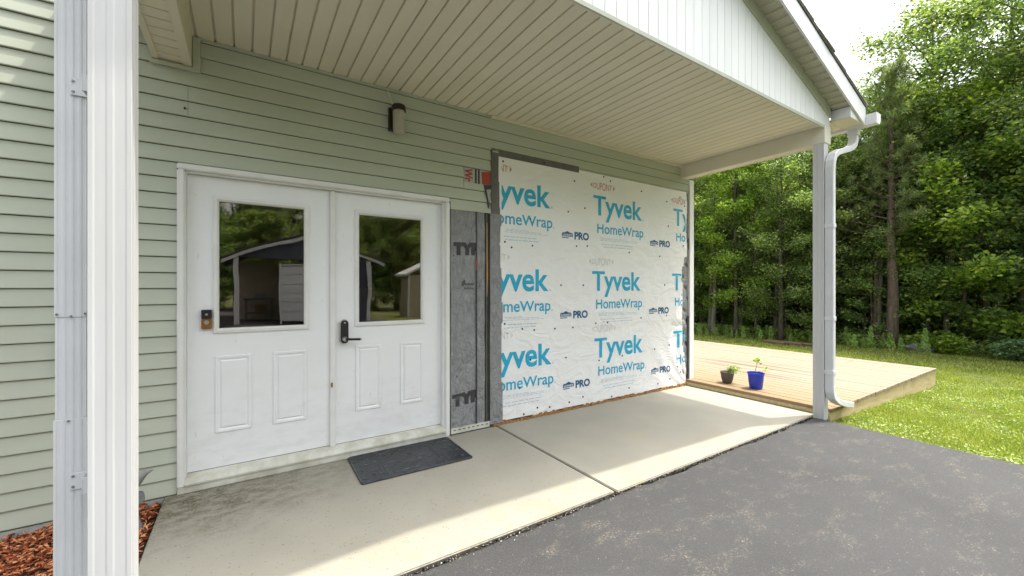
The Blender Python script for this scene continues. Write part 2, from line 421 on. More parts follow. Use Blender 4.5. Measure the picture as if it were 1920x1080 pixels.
# driveway: a sheet with a ragged back edge along the slab
mb = MB(); n = 240; r = random.Random(3)
ex = [-7+i*(4.93+7)/n for i in range(n+1)]
wob = 0
for i, x in enumerate(ex):
    wob = wob*.8+r.gauss(0, .006)
    yb = -1.543 + max(-.035, min(.022, wob)) + (-.012 if x > 2.1 else 0)
    mb.v += [(x, yb, -.016), (x, yb-.02, -.010), (x, -9, -.012), (x, -26, -.012), (x, yb+.004, -.09)]
for i in range(n):
    b = i*5
    for k in (0, 1, 2): mb.f.append((b+k, b+k+1, b+5+k+1, b+5+k))
    mb.f.append((b+4, b, b+5, b+9))
mb.v += [(4.93, -1.545, -.1), (4.93, -26, -.1)]
drive = mb.build('driveway', 'asphalt'); tag(drive, kind='structure')
box('paving_gap', 'dark_gap', None, -.6, 5.1, -1.75, -1.5, -.12, -.075)['kind'] = 'structure'

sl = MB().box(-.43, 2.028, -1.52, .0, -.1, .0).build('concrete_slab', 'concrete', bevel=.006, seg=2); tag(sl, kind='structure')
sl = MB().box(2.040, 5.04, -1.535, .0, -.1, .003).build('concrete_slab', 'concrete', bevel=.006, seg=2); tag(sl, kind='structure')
box('slab_joint_filler', 'dark_gap', None, 2.027, 2.041, -1.52, 0, -.09, -.012)['kind'] = 'structure'
# grit strip of loose stones along the slab edge
nC = 900; C = np.stack([RNG.uniform(-.4, 4.9, nC), -1.53-np.abs(RNG.normal(0, .022, nC)), np.full(nC, -.008)], 1)
V, F, R_ = leaves(C, .009, .8, .5); g = link('loose_grit', np_mesh('loose_grit', V, F, R_), 'grit'); tag(g, 'loose tan grit lying along the slab and driveway joint', 'grit', kind='stuff')

# crumbled asphalt along the joint
nC = 1500; C = np.stack([RNG.uniform(-.42, 4.9, nC), -1.532-np.abs(RNG.normal(0, .008, nC)), RNG.uniform(-.03, -.008, nC)], 1)
V, F, R_ = leaves(C, .018, .8, .9); g = link('asphalt_crumbs', np_mesh('asphalt_crumbs', V, F, R_), 'dark_gap'); tag(g, 'dark crumbled asphalt edge along the front of the slabs', 'asphalt crumbs', kind='stuff')

# mulch bed
mbd = MB().box(-5, -.44, -1.6, -.02, -.14, -.045).build('mulch_bed', 'soil'); tag(mbd, kind='structure')
nC = 9500
cx_, cy_ = RNG.uniform(-1.9, -.445, nC), RNG.uniform(-1.5, -.02, nC)
C = np.stack([cx_, cy_, -.035+RNG.uniform(0, .03, nC)+.012*np.sin(cx_*7)*np.cos(cy_*6)], 1)
az = RNG.uniform(0, 2*np.pi, nC); ax = unit(np.stack([np.cos(az), np.sin(az), RNG.normal(0, .35, nC)], 1))
V1, F1, R1 = leaves(C, .036, .24, .5, axis=ax)
V2 = V1-np.array([0, 0, .006]); nV = len(V1)
F2 = [F1, F1[:, ::-1]+nV]
for a_, b_ in ((0, 1), (1, 2), (2, 3), (3, 0)): F2.append(np.stack([F1[:, b_], F1[:, a_], F1[:, a_]+nV, F1[:, b_]+nV], 1))
ch = link('wood_mulch', np_mesh('wood_mulch', np.vstack([V1, V2]), np.vstack(F2), np.concatenate([R1, R1])), 'chip')
tag(ch, 'red brown shredded wood mulch covering the bed by the wall', 'mulch', kind='stuff')

# ------------------------------------------------------------------ house
P = .1018
house = thing('house', 'pale sage green vinyl sided house wall with white double door and exposed wrap', 'house', (0, 0, 0))
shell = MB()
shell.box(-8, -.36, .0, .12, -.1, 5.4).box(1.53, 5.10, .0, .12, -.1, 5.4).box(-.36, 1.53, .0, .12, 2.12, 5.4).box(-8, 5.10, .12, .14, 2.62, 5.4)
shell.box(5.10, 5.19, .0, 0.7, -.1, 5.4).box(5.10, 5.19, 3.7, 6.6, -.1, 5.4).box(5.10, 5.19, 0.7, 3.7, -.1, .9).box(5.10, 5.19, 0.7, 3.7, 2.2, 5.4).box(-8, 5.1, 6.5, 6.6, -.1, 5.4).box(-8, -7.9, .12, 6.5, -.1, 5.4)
shell.build('wall', 'sheathing_lap_shade', house)
MB().box(-2.2, -2.1, .14, 4.1, 0, 2.6).box(5.05, 5.099, .14, 0.7, 0, 2.6).box(5.05, 5.099, 3.7, 4.1, 0, 2.6).box(5.05, 5.099, 0.7, 3.7, 0, .9).box(5.05, 5.099, 0.7, 3.7, 2.2, 2.6).box(-2.1, 5.05, 4.0, 4.1, 0, 2.6).box(-2.2, 5.09, .14, 4.1, 2.6, 2.68).build('room_wall', 'room_wall', house)
box('room_floor', 'room_floor', house, -2.1, 5.05, .14, 4, 0, .06)
wn = MB().box(5.13, 5.195, 0.7, 0.75, .9, 2.2).box(5.13, 5.195, 3.65, 3.7, .9, 2.2).box(5.13, 5.195, 0.75, 3.65, .9, .95).box(5.13, 5.195, 0.75, 3.65, 2.15, 2.2).box(5.14, 5.185, 2.33, 2.37, .95, 2.15).build('added_side_window', 'frame_white', house)  # unseen window, added to let daylight into the room behind the doors
box('pane', 'pane_glass', wn, 5.158, 5.162, 0.75, 3.65, .95, 2.15)
box('television', 'tv', house, 1.62, 2.2, 3.94, 3.99, 1.33, 1.78)
MB().prism([(-8.4, 5.4), (5.6, 5.4), (5.6, 5.5), (-1.4, 7.4), (-8.4, 5.5)], 'y', -.25, 6.9).build('roof', 'house_roof', house)
box('foundation', 'foundation', house, -8, -.43, -.012, .0, -.3, -.004)
def board(x0, x1, z, top=None):
    h = P if top is None else top-z
    pr = [(-.001, .0055), (-.015, .005), (-.0165, .010), (-.0165+.0125*(h/P), h), (-.001, h)]
    MB().prism([(a, b+z) for a, b in pr], 'x', x0, x1).build('siding_board', 'siding', house)
for k in range(53):
    MB().box(5.191, 5.20, .105, 6.6, k*P+.005, (k+1)*P).build('siding_board', 'siding', house) if not (k*P < 2.2 and (k+1)*P > .9) else [MB().box(5.191, 5.20, a_, b_, k*P+.005, (k+1)*P).build('siding_board', 'siding', house) for a_, b_ in ((.105, 0.7), (3.7, 6.6))]
    z = k*P
    if k < 20: board(-8, -.368, z)
    elif k == 20: board(-8, -.368, z); board(1.548, 1.968, z)
    elif k == 22: board(-8, 1.679, z); board(1.683, 1.90, z, 2.307); board(1.905, 1.968, z, 2.26)
    elif k == 23: board(-8, 1.679, z)
    elif k in (24,): board(-8, -.312, z); board(-.310, 1.968, z)
    elif k == 25: board(-8, -.312, z); board(-.310, 1.968, z)
    elif k < 26: board(-8, 1.968, z)
    else: board(-8, 5.115, z)
# trims
box('window_head_trim', 'siding_trim', house, 1.985, 5.10, -.019, -.001, 2.632, 2.646)
box('seam_clip', 'dark_gap', house, -.332, -.322, -.020, -.014, 2.490, 2.502)
MB().box(5.105, 5.20, -.030, .005, .005, 2.81).box(5.165, 5.20, .005, .10, .005, 2.81).build('corner_trim', 'vinyl_white', house, bevel=.004)
MB().box(1.97, 4.93, -.045, -.001, 2.955, 2.9745).build('ceiling_trim', 'ceiling_vinyl', house)
MB().box(-.25, 1.968, -.024, -.0005, 2.958, 2.9745).build('ceiling_trim', 'siding_trim', house)
MB().box(-.285, -.245, -.034, -.016, 2.7655, 2.965).box(-.50, -.245, -.035, -.016, 2.742, 2.765).box(-.50, -.487, -.035, -.016, 2.7655, 3.0).build('eave_channel', 'siding_trim', house)
# starter strip under the grey wrap
st = MB().box(1.552, 1.95, -.020, -.004, .014, .062)
st.build('starter_strip', 'dirty_sill', house)
sl_ = MB()
for i in range(8): sl_.box(1.575+i*.047, 1.600+i*.047, -.0215, -.0195, .040, .047)
sl_.build('nail_slots', 'dark_gap', house)['kind'] = 'stuff'
# rotted sheathing edge below the white wrap
ob = MB(); r = random.Random(8)
for i in range(90):
    x = 1.99+i*.0345; h = .030+r.uniform(-.012, .016)
    ob.box(x, x+.034, -.016-r.uniform(0, .012), -.002, .004, h)
ob.build('sheathing_edge', 'osb', house)
# exposed framing slot between grey wrap and tape
box('wall_slot', 'dark_gap', house, 1.902, 1.946, -.006, -.0035, .062, 2.04)
MB().box(1.913, 1.922, -.014, -.006, .06, 2.03).box(1.932, 1.936, -.014, -.006, .06, 2.03).build('slot_strip', 'tape', house)
MB().tube([(1.926, -.010, 1.25), (1.927, -.012, 1.45), (1.925, -.011, 1.7), (1.927, -.010, 1.95)], [.004, .009, .007, .004], 6).build('foam_bead', 'foam', house, smooth=True)

# ---- grey wrap sheet
def grid_sheet(name, x0, x1, z0, z1, nx, nz, fy, mat, parent, inside=None):
    u = np.linspace(x0, x1, nx); v = np.linspace(z0, z1, nz); A, B = np.meshgrid(u, v, indexing='ij')
    Y = fy(A, B); V = np.stack([A.ravel(), Y.ravel(), B.ravel()], 1)
    i, j = np.meshgrid(np.arange(nx-1), np.arange(nz-1), indexing='ij'); q = (i*nz+j).ravel()
    F = np.stack([q, q+nz, q+nz+1, q+1], 1)
    if inside is not None:
        c = V[F].mean(1); F = F[inside(c[:, 0], c[:, 2])]
    me = np_mesh(name, V, F)
    for p in me.polygons: p.use_smooth = True
    return link(name, me, mat, parent)
gw = thing('grey_house_wrap', 'wrinkled grey building wrap between door frame and taped white sheet', 'building wrap', (1.7, 0, 0))
def gwy(x, z):
    d = .006+.003*np.sin(9*x+6*z)+.0025*np.sin(31*x-17*z+2*np.sin(5*z))+.002*np.sin(23*z+13*x+3*np.sin(9*x))
    return -(d+.001)
o = grid_sheet('wrap_sheet', 1.552, 1.812, .06, 2.055, 40, 160, gwy, 'wrap_grey', gw); o.location = (-1.7, 0, 0)
o = grid_sheet('wrap_strip', 1.815, 1.902, .06, 2.045, 14, 160, lambda x, z: gwy(x, z)-.002, 'wrap_grey', gw); o.location = (-1.7, 0, 0)
o = MB().box(1.806, 1.818, -.016, -.010, .06, 2.04).build('fold_line', 'print_black', gw); o.location = (-1.7, 0, 0)
o = box('red_tag', 'print_red', gw, 1.800, 1.812, -.0175, -.0165, 1.50, 1.60); o.location = (-1.7, 0, 0)

# ---- tape strip
tp = thing('flashing_tape', 'dark grey flashing tape edging the white sheet at its left and top', 'tape', (2.0, 0, 0))
def tpy(x, z): return -(.0175+.002*np.sin(7*z)+.001*np.sin(40*x+9*z))
o = grid_sheet('tape_strip', 1.958, 2.082, .02, 2.67, 12, 140, tpy, 'tape', tp,
               lambda x, z: (x > 1.972) & (x < 2.062+.018*(2.6-z)/2.6+.006*np.sin(z*5))); o.location = (-2, 0, 0)
o = grid_sheet('tape_strip', 1.955, 2.095, .03, 2.04, 12, 110, lambda x, z: tpy(x, z)-.002+.004*np.sin(z*3)*0, 'wrap_grey', tp,
               lambda x, z: (x > 1.957) & (x < 2.075+.02*(2.0-z)/2.0+.006*np.sin(z*6+1))); o.location = (-2, 0, 0)
o = grid_sheet('tape_strip', 2.05, 3.085, 2.600, 2.668, 40, 5, lambda x, z: -(.0205+0*x), 'tape', tp); o.location = (-2, 0, 0)

# ---- scrap of printed wrap in the torn siding
sc = thing('torn_wrap_scrap', 'torn scrap of red and black printed wrap showing through missing siding', 'wrap scrap', (1.83, 0, 0))
def scb(name, mat, *b):
    o = box(name, mat, sc, *b); o.location = (-1.83, 0, 0); return o
scb('scrap_sheet', 'wrap_scrap', 1.683, 1.972, -.004, -.001, 2.305, 2.443)
scb('black_stripe', 'print_black', 1.800, 1.818, -.006, -.0045, 2.300, 2.443)
scb('black_stripe', 'print_black', 1.832, 1.850, -.006, -.0045, 2.296, 2.443)
o = MB().prism([(1.868, 2.425), (1.966, 2.44), (1.966, 2.315), (1.878, 2.312)], 'y', -.006, -.0045).build('red_block', 'print_red', sc); o.location = (-1.83, 0, 0)
o = MB().prism([(1.885, 2.305), (1.968, 2.31), (1.945, 2.085), (1.938, 2.085)], 'y', -.020, -.0165).build('torn_flap', 'print_black', sc); o.location = (-1.83, 0, 0)
o = MB().prism([(1.915, 2.26), (1.962, 2.27), (1.944, 2.13)], 'y', -.022, -.0205).build('torn_flap', 'wrap_scrap', sc); o.location = (-1.83, 0, 0)

# ---- white wrap with print
ww = thing('white_house_wrap', 'white printed building wrap sheet nailed over the opening right of the door', 'building wrap', (3.5, 0, 0))
def wwy(x, z):
    d = .0145+.0018*np.sin(2.1*x+1.3*z)+.0014*np.sin(5.2*x-3.1*z+1)
    dx, dz = x-5.15, z+.1; rr = np.sqrt(dx*dx+dz*dz); an = np.arctan2(dz, -dx)
    d = d+.0052*np.exp(-((rr-.55)/.5)**2)*np.sin(an*21+1.5*np.sin(rr*4))*np.clip(rr/.3, 0, 1)
    d = d+.0022*np.exp(-((z-.9)/.5)**2)*np.sin(7*z+4*x)
    d = d+.003*(np.tanh((z-1.735)/.006)*.5+.5)+.003*(np.tanh((z-.905)/.006)*.5+.5)-.003
    return -d
def inwrap(x, z):
    right = 5.045-.035*(z < 1.62)-.05*((z > .55) & (z < 1.75))+.012*np.sin(z*11)+.02*(z < .5)
    top = np.where(x < 3.085, 2.612, 2.64)
    return (x > 2.055+.02*(2.6-z)/2.6+.004*np.sin(z*7)) & (x < right) & (z < top) & (z > .034+.004*np.sin(x*9))
o = grid_sheet('wrap_sheet', 2.05, 5.08, .02, 2.645, 380, 300, wwy, 'wrap_white', ww, inwrap); o.location = (-3.5, 0, 0)

def text_mesh(txt, bold=0.0):
    c = bpy.data.curves.new('t', 'FONT'); c.body = txt; c.offset = bold; c.size = 1; c.resolution_u = 4
    ob_ = bpy.data.objects.new('t', c); COL.objects.link(ob_)
    bpy.context.view_layer.update()
    me = bpy.data.meshes.new_from_object(ob_.evaluated_get(bpy.context.evaluated_depsgraph_get()))
    bpy.data.objects.remove(ob_); return me
def lettering(name, txt, mat, parent, x0, x1, z0, z1, fy, off, bold=0.0, crop=None, rot=0, tilt=0.0, cell=.05, zfit=None, xh=0, xh0=.62, lens=False):
    """fits txt so the glyph box (cap line z1, baseline z0; descenders hang below) spans x0..x1 on the wall"""
    me = text_mesh(txt, bold); bm = bmesh.new(); bm.from_mesh(me)
    bmesh.ops.remove_doubles(bm, verts=bm.verts, dist=1e-5)
    if rot: bmesh.ops.rotate(bm, verts=bm.verts, matrix=Matrix.Rotation(rot, 3, 'Z'))
    X = [v.co.x for v in bm.verts]; Y = [v.co.y for v in bm.verts]
    xa, xb = min(X), max(X)
    if rot or zfit: ya, yb = min(Y), max(Y)
    else: ya = 0.0; yb = max(Y)
    if xh:
        # taller lower case: lift the x-height of the built-in face
        for v in bm.verts:
            y = v.co.y/yb
            if y > xh0: y = xh+(y-xh0)*(1-xh)/(1-xh0)
            elif y > 0: y = y*xh/xh0
            v.co.y = y*yb
    if lens:
        xm, xr, ym = (xa+xb)/2, (xb-xa)/2, yb/2
        for v in bm.verts: v.co.y = ym+(v.co.y-ym)*(1-.42*((v.co.x-xm)/xr)**2)
    for v in bm.verts:
        x = x0+(v.co.x-xa)/(xb-xa)*(x1-x0); z = z0+(v.co.y-ya)/(yb-ya)*(z1-z0)+tilt*(x-x0)
        v.co = (x, 0, z)
    if crop:
        for cx, keep in crop:
            bmesh.ops.bisect_plane(bm, geom=bm.verts[:]+bm.edges[:]+bm.faces[:], plane_co=(cx, 0, 0), plane_no=(1, 0, 0), clear_inner=keep > 0, clear_outer=keep < 0)
    if bm.verts:
        xa = min(v.co.x for v in bm.verts); xb = max(v.co.x for v in bm.verts); za = min(v.co.z for v in bm.verts); zb = max(v.co.z for v in bm.verts)
        for a0, a1, no in ((xa, xb, (1, 0, 0)), (za, zb, (0, 0, 1))):
            p = a0+cell
            while p < a1:
                bmesh.ops.bisect_plane(bm, geom=bm.verts[:]+bm.edges[:]+bm.faces[:], plane_co=(p*no[0], 0, p*no[2]), plane_no=no); p += cell
    co = np.array([v.co[:] for v in bm.verts]) if bm.verts else np.zeros((0, 3))
    if len(co):
        yy = fy(co[:, 0], co[:, 2])-off
        for v, y in zip(bm.verts, yy): v.co.y = float(y)
    out = bpy.data.meshes.new(name); bm.to_mesh(out); bm.free(); bpy.data.meshes.remove(me)
    ob_ = link(name, out, mat, parent); ob_.location = (-parent.location.x, 0, 0); return ob_
OFF = .0022
cols = {'A': 1.855, 'B': 3.305, 'C': 4.757}
rows = [(2.168, 0.0, 'ink_blue', 'ink_red', 0), (1.304, -.02, 'ink_blue', 'ink_faint', 0), (.537, .02, 'ink_blue', 'ink_faint', 0)]
for ri, (bz, dx, ink, dink, tl) in enumerate(rows):
    for cn, cx in cols.items():
        x = cx+dx; crop = []
        if cn == 'A': crop = [(2.083, 1)]
        if cn == 'C': crop = [(5.02 if ri != 1 else 4.955, -1)]
        lettering('brand_lettering', 'Tyvek', ink, ww, x, x+.825, bz, bz+.218, wwy, OFF, .022, crop, xh=.70)
        lettering('product_lettering', 'HomeWrap', ink, ww, x+.06, x+.855, bz-.210, bz-.105, wwy, OFF, .013, crop, xh=.70)
        if cn != 'C':
            lettering('registered_mark', '®', ink, ww, x+.838, x+.856, bz-.004, bz+.014, wwy, OFF, .03, zfit=1)
            lettering('registered_mark', '®', ink, ww, x+.866, x+.882, bz-.212, bz-.196, wwy, OFF, .03, zfit=1)
            lettering('pro_lettering', 'PRO', 'ink_navy', ww, x+1.165, x+1.38, bz-.302, bz-.222, wwy, OFF, .042, crop)
            # house-shaped retailer mark with a slanted roof, its name knocked out in white, and a bar below
            px = x+.985; zz = bz-.300; bmk = MB()
            pts = [(0, .018), (.155, .018), (.155, .050), (.148, .058), (.112, .062), (.078, .078), (.044, .062), (.007, .058), (0, .050)]
            lg = bpy.data.meshes.new('logo')
            vv = [(px+a, 0, zz+b) for a, b in pts]; vv = [(a, float(wwy(np.array(a), np.array(c)))-OFF, c) for a, b, c in vv]
            b2 = [(px, zz), (px+.095, zz), (px+.095, zz+.009), (px, zz+.009)]
            vv += [(a, float(wwy(np.array(a), np.array(c)))-OFF, c) for a, c in b2]
            lg.from_pydata(vv, [], [tuple(range(9)), (9, 10, 11, 12)]); lo_ = link('retailer_logo', lg, 'ink_navy', ww); lo_.location = (-3.5, 0, 0)
            nm = lettering('logo_name', "LOWE'S", 'wrap_white', lo_, px+.012, px+.143, zz+.024, zz+.048, wwy, OFF*1.8, .02); nm.location = (0, 0, 0)
        if not (cn == 'C' and ri == 1):
            dcrop = list(crop)
            dx0 = x-.045
            lettering('maker_lettering', 'DUPONT', dink, ww, dx0+.045, dx0+.345, bz+.285, bz+.372, wwy, OFF, .01, dcrop, lens=True)
            for sx in ((dx0, dx0+.03, 1), (dx0+.365, dx0+.395, -1)):
                if (cn == 'A' and sx[0] < 2.09) or (cn == 'C' and sx[1] > 5.0): continue
                a, b, s_ = sx; zc = bz+.328; tip, bs_ = (a, b) if s_ > 0 else (b, a)
                mm = bpy.data.meshes.new('mark'); yy = float(wwy(np.array(a), np.array(zc)))-OFF
                mm.from_pydata([(tip, yy, zc), (bs_, yy, zc+.03), (bs_, yy, zc-.03)], [], [(0, 1, 2)]); q_ = link('maker_mark', mm, dink, ww); q_.location = (-3.5, 0, 0)
        # small print: rows of tiny words too small to read
        if cn != 'C':
            sp = MB(); r = random.Random(ri*7+ord(cn))
            for li, (lz, lx0, lx1, th) in enumerate(((-.262, .10, .50, .0025), (-.275, .10, .72, .0025), (-.290, .10, .74, .0025), (-.335, .13, .66, .004), (-.365, .16, .66, .0045))):
                xx = x+lx0
                while xx < x+lx1:
                    wl = r.uniform(.02, .07)
                    if xx > 2.09:
                        yy = float(wwy(np.array(xx), np.array(bz+lz)))-OFF; b0 = len(sp.v)
                        y2 = float(wwy(np.array(xx+wl), np.array(bz+lz)))-OFF
                        sp.v += [(xx, yy, bz+lz-th), (xx+wl, y2, bz+lz-th), (xx+wl, y2, bz+lz+th), (xx, yy, bz+lz+th)]; sp.f.append((b0, b0+1, b0+2, b0+3))
                    xx += wl+.012
            q_ = sp.build('small_print', 'ink_pale_blue', ww); q_.location = (-3.5, 0, 0); q_['kind'] = 'stuff'
# registered dots & cap nails
nl = MB(); r = random.Random(4)
npts = [(3.02, 2.50), (3.58, 2.58), (3.47, 2.615), (4.12, 2.53), (4.62, 2.46), (2.93, 2.155), (3.175, 2.22), (4.65, 2.14), (3.05, 1.79), (3.21, 1.80), (3.9, 1.76), (4.48, 1.74), (2.83, 1.36), (3.15, 1.36), (4.58, 1.37), (2.2, 1.73), (2.45, 1.76),
        (2.33, .92), (2.48, .90), (2.75, .90), (3.0, .90), (3.34, .93), (3.53, .93), (4.12, .96), (4.62, .97), (2.9, .58), (3.4, .50), (3.78, .52), (4.38, .55), (4.68, .58), (2.35, .06), (2.52, .10), (2.68, .08), (2.95, .09), (3.15, .12), (3.6, .06), (3.9, .12), (4.45, .10), (4.7, .13), (4.85, .28), (4.92, .20), (2.12, 1.78), (2.12, .98), (3.98, 2.24), (2.42, 2.03), (2.43, .60), (2.3, .33), (4.97, 1.9), (5.0, 2.44), (4.9, 2.55), (2.6, 2.63), (2.1, 2.56)]
for x, z in npts:
    y = float(wwy(np.array(x), np.array(z))); nl.tube([(x, y+.002, z), (x, y-.005, z)], .0095, 10)
o = nl.build('cap_nails', 'black_metal', ww); o.location = (-3.5, 0, 0); o['kind'] = 'stuff'

# grey wrap torn edge by the right corner
gc = thing('torn_grey_wrap', 'torn grey wrap hanging in a narrow ragged strip beside the corner trim', 'building wrap', (5.05, 0, 0))
o = grid_sheet('wrap_strip', 4.93, 5.104, .03, 2.64, 24, 200, lambda x, z: -(.004+.0035*np.sin(z*17+x*40)+.003*np.sin(z*41)), 'wrap_grey', gc); o.location = (-5.05, 0, 0)
o = box('dark_tear', 'print_black', gc, 5.07, 5.104, -.016, -.012, .05, .95); o.location = (-5.05, 0, 0)
o = MB().prism([(5.01, 1.99), (5.06, 1.96), (5.10, 2.02), (5.10, 1.86), (5.07, 1.90), (5.03, 1.88)], 'y', -.018, -.0145).build('dark_tear', 'print_black', gc); o.location = (-5.05, 0, 0)
lettering('wrap_lettering', 'TYP', 'print_black', gw, 1.578, 1.845, 1.640, 1.745, gwy, .003, .085, [(1.806, -1)], tilt=.03)
lettering('wrap_lettering', 'TYP', 'print_black', gw, 1.566, 1.845, .258, .362, gwy, .003, .085, [(1.806, -1)], tilt=.09)
lettering('small_lettering', 'WRAP', 'print_black', gw, 1.69, 1.79, 1.355, 1.375, gwy, .003, .03)
lettering('small_lettering', 'building', 'print_black', gw, 1.69, 1.79, 1.320, 1.340, gwy, .003, .0)
lettering('red_lettering', 'Wr', 'print_red', sc, 1.692, 1.775, 2.313, 2.438, lambda x, z: -.0045+0*x, .0012, .045, rot=-math.pi/2)

# ------------------------------------------------------------------ double door
dd = thing('double_door', 'white steel double door with a glazed window in each leaf', 'door', (.58, 0, 0))
def part(name, mat, parent, mb, bevel=0, smooth=False, seg=1):
    o = mb.build(name, mat, parent, bevel, smooth, seg=seg)
    if parent is dd or parent.parent is None: o.location = (-parent.location.x, -parent.location.y, -parent.location.z)
    return o
# frame: outer moulding + reveal
fr = MB()
fr.box(-.366, -.326, -.038, .0, .045, 2.095).box(1.490, 1.532, -.038, .0, .012, 2.095).box(-.366, 1.532, -.038, .0, 2.0952, 2.135)
part('brick_moulding', 'frame_white', dd, fr, .006, seg=2)
fr = MB().box(-.326, -.3205, -.010, .10, .05, 2.09).box(1.473, 1.4898, -.020, .10, .03, 2.09).box(-.326, 1.4898, -.010, .10, 2.083, 2.0948)
part('door_jamb', 'frame_white', dd, fr)
part('threshold', 'dirty_sill', dd, MB().prism([(.11, .108), (.03, .108), (-.022, .090), (-.042, .062), (-.042, .05), (.11, .05)], 'x', -.326, 1.4898))
part('sill_board', 'dirty_sill', dd, MB().box(-.365, 1.53, -.034, .05, .0015, .0495), .004)
def leaf(x0, x1, wx0, wx1, pan, lock=False):
    yf = .028; z0, z1 = .112, 2.08
    wz0, wz1 = 1.022, 1.953
    m = MB()
    m.box(x0, wx0, yf, yf+.044, z0, z1).box(wx1, x1, yf, yf+.044, z0, z1).box(wx0, wx1, yf, yf+.044, z0, wz0).box(wx0, wx1, yf, yf+.044, wz1, z1)
    lf = part('door_leaf', 'door_white', dd, m)
    # raised window frame with inner bevel
    fr = MB(); t = .034
    prof_o = [(-t, 0.0), (-t+.004, -.010), (-.014, -.016), (0, -.010), (0, .01)]
    ring = []
    a, b, c, d = wx0-.002, wx1+.002, wz0-.002, wz1+.002
    for off, y in ((0, yf), (.004, yf-.013), (.022, yf-.017), (.034, yf-.006), (.036, yf+.012)):
        ring.append([(a+off, y, c+off), (b-off, y, c+off), (b-off, y, d-off), (a+off, y, d-off)])
    for rg in ring: fr.v += rg
    for i in range(len(ring)-1):
        for k in range(4):
            k2 = (k+1) % 4; fr.f.append((i*4+k, i*4+k2, i*4+4+k2, i*4+4+k))
    w_ = fr.build('window_frame', 'frame_white', lf)
    box('pane', 'pane_glass', lf, a+.034, b-.034, yf+.006, yf+.010, c+.034, d-.034)
    for (p0, p1) in pan:
        q0, q1 = .343, .868; e = MB(); rg = []
        for off, y in ((0, yf-.0005), (.005, yf-.0085), (.018, yf-.0075), (.030, yf-.0008), (.040, yf-.0085)):
            rg.append([(p0+off, y, q0+off), (p1-off, y, q0+off), (p1-off, y, q1-off), (p0+off, y, q1-off)])
        for g_ in rg: e.v += g_
        for i in range(len(rg)-1):
            for k in range(4):
                k2 = (k+1) % 4; e.f.append((i*4+k, i*4+k2, i*4+4+k2, i*4+4+k))
        n_ = (len(rg)-1)*4; e.f.append((n_, n_+1, n_+2, n_+3)); e.build('raised_panel', 'door_white', lf)
    part_ = box('door_sweep', 'dark_gap', lf, x0+.002, x1-.002, yf+.002, yf+.04, .1085, .1118)
    return lf
l1 = leaf(-.3195, .552, -.180, .404, [(-.172, .042), (.168, .392)])
l2 = leaf(.585, 1.472, .735, 1.318, [(.738, .945), (1.100, 1.305)])
part('astragal', 'frame_white', dd, MB().box(.548, .590, .008, .0275, .100, 2.082), .005, seg=2)
# lock set on the right leaf
def rounded(x0, x1, z0, z1, y0, y1, r, n=6):
    pts = []
    for cx, cz, a0 in ((x1-r, z1-r, 0), (x0+r, z1-r, 90), (x0+r, z0+r, 180), (x1-r, z0+r, 270)):
        for i in range(n+1):
            t = math.radians(a0+90*i/n); pts.append((cx+r*math.cos(t), cz+r*math.sin(t)))
    return MB().prism(pts, 'y', y0, y1)
rounded(.616, .684, .892, 1.083, .000, .0275, .030).build('lock_body', 'nickel', l2, bevel=.003)
rounded(.624, .681, .898, 1.077, -.006, -.0002, .027).build('lock_keypad', 'lock_black', l2, bevel=.002)
MB().tube([(.652, -.004, .933), (.652, -.03, .933), (.652, -.045, .933)], [.019, .018, .013], 16).build('lever_hub', 'nickel', l2, smooth=True)
MB().rect_tube([(.652, -.042, .933), (.70, -.046, .930), (.762, -.040, .926)], .009, .006, (0, 0, 1)).build('lever_handle', 'lock_black', l2, bevel=.002)
box('lever_tip', 'nickel', l2, .762, .774, -.048, -.032, .917, .935, bevel=.002)
MB().tube([(.653, -.0065, 1.058), (.653, -.009, 1.058)], .007, 10).build('lock_light', 'nickel', l2)
box('floor_bolt', 'bronze', dd, .556-.58, .568-.58, .000, .009, .565, .600, bevel=.002)
db = thing('video_doorbell', 'small black and bronze video doorbell beside the left door window', 'doorbell', (-.215, .02, 1.12))
MB().box(-.0285, .0285, -.022, .008, .004, .064).build('camera_head', 'lock_black', db, bevel=.004)
MB().box(-.0285, .0285, -.021, .008, -.064, .0035).build('faceplate', 'bronze', db, bevel=.004)
MB().tube([(0, -.0205, -.020), (0, -.0245, -.020)], [.0145, .013], 20).build('bell_button', 'nickel', db, smooth=True)
MB().tube([(0, -.0205, .033), (0, -.026, .033)], [.009, .007], 14).build('camera_lens', 'nickel', db, smooth=True)

# ------------------------------------------------------------------ wall lamp
lm = thing('wall_lamp', 'black wall lamp with frosted cylinder glass on the siding above the doors', 'wall lamp', (1.03, 0, 2.72))
MB().box(-.042, .052, -.040, -.004, -.095, .095).build('back_plate', 'black_metal', lm, bevel=.006)
MB().lathe([(.056, 0), (.058, .035), (.050, .048), (.02, .052)], .025, -.085, 24, .055).build('cap', 'black_metal', lm, smooth=True)
MB().box(-.015, .065, -.085, -.03, .058, .095).build('arm', 'black_metal', lm, bevel=.004)
gm = MB().lathe([(.030, -.125), (.044, -.118), (.047, -.10), (.0475, .06)], .025, -.085, 28)
b0 = gm.build('glass_shade', 'frosted', lm, smooth=True)
cb = MB().tube([(-.05, -.018, .245), (-.03, -.026, .18), (.0, -.03, .10)], .003, 6).build('cable', 'frame_white', lm)

# ------------------------------------------------------------------ porch roof
XL0, XL1, XR0, XR1, YF = -.486, -.289, 4.93, 5.075, -1.63
XC = 2.31; ZC = 2.975
po = thing('porch_roof', 'open gabled porch roof with white posts over the doors', 'porch', (XC, 0, 0))
def pp(name, mat, mb, bevel=0, smooth=False, seg=1):
    o = mb.build(name, mat, po, bevel, smooth, seg=seg); o.location = (-XC, 0, 0); return o
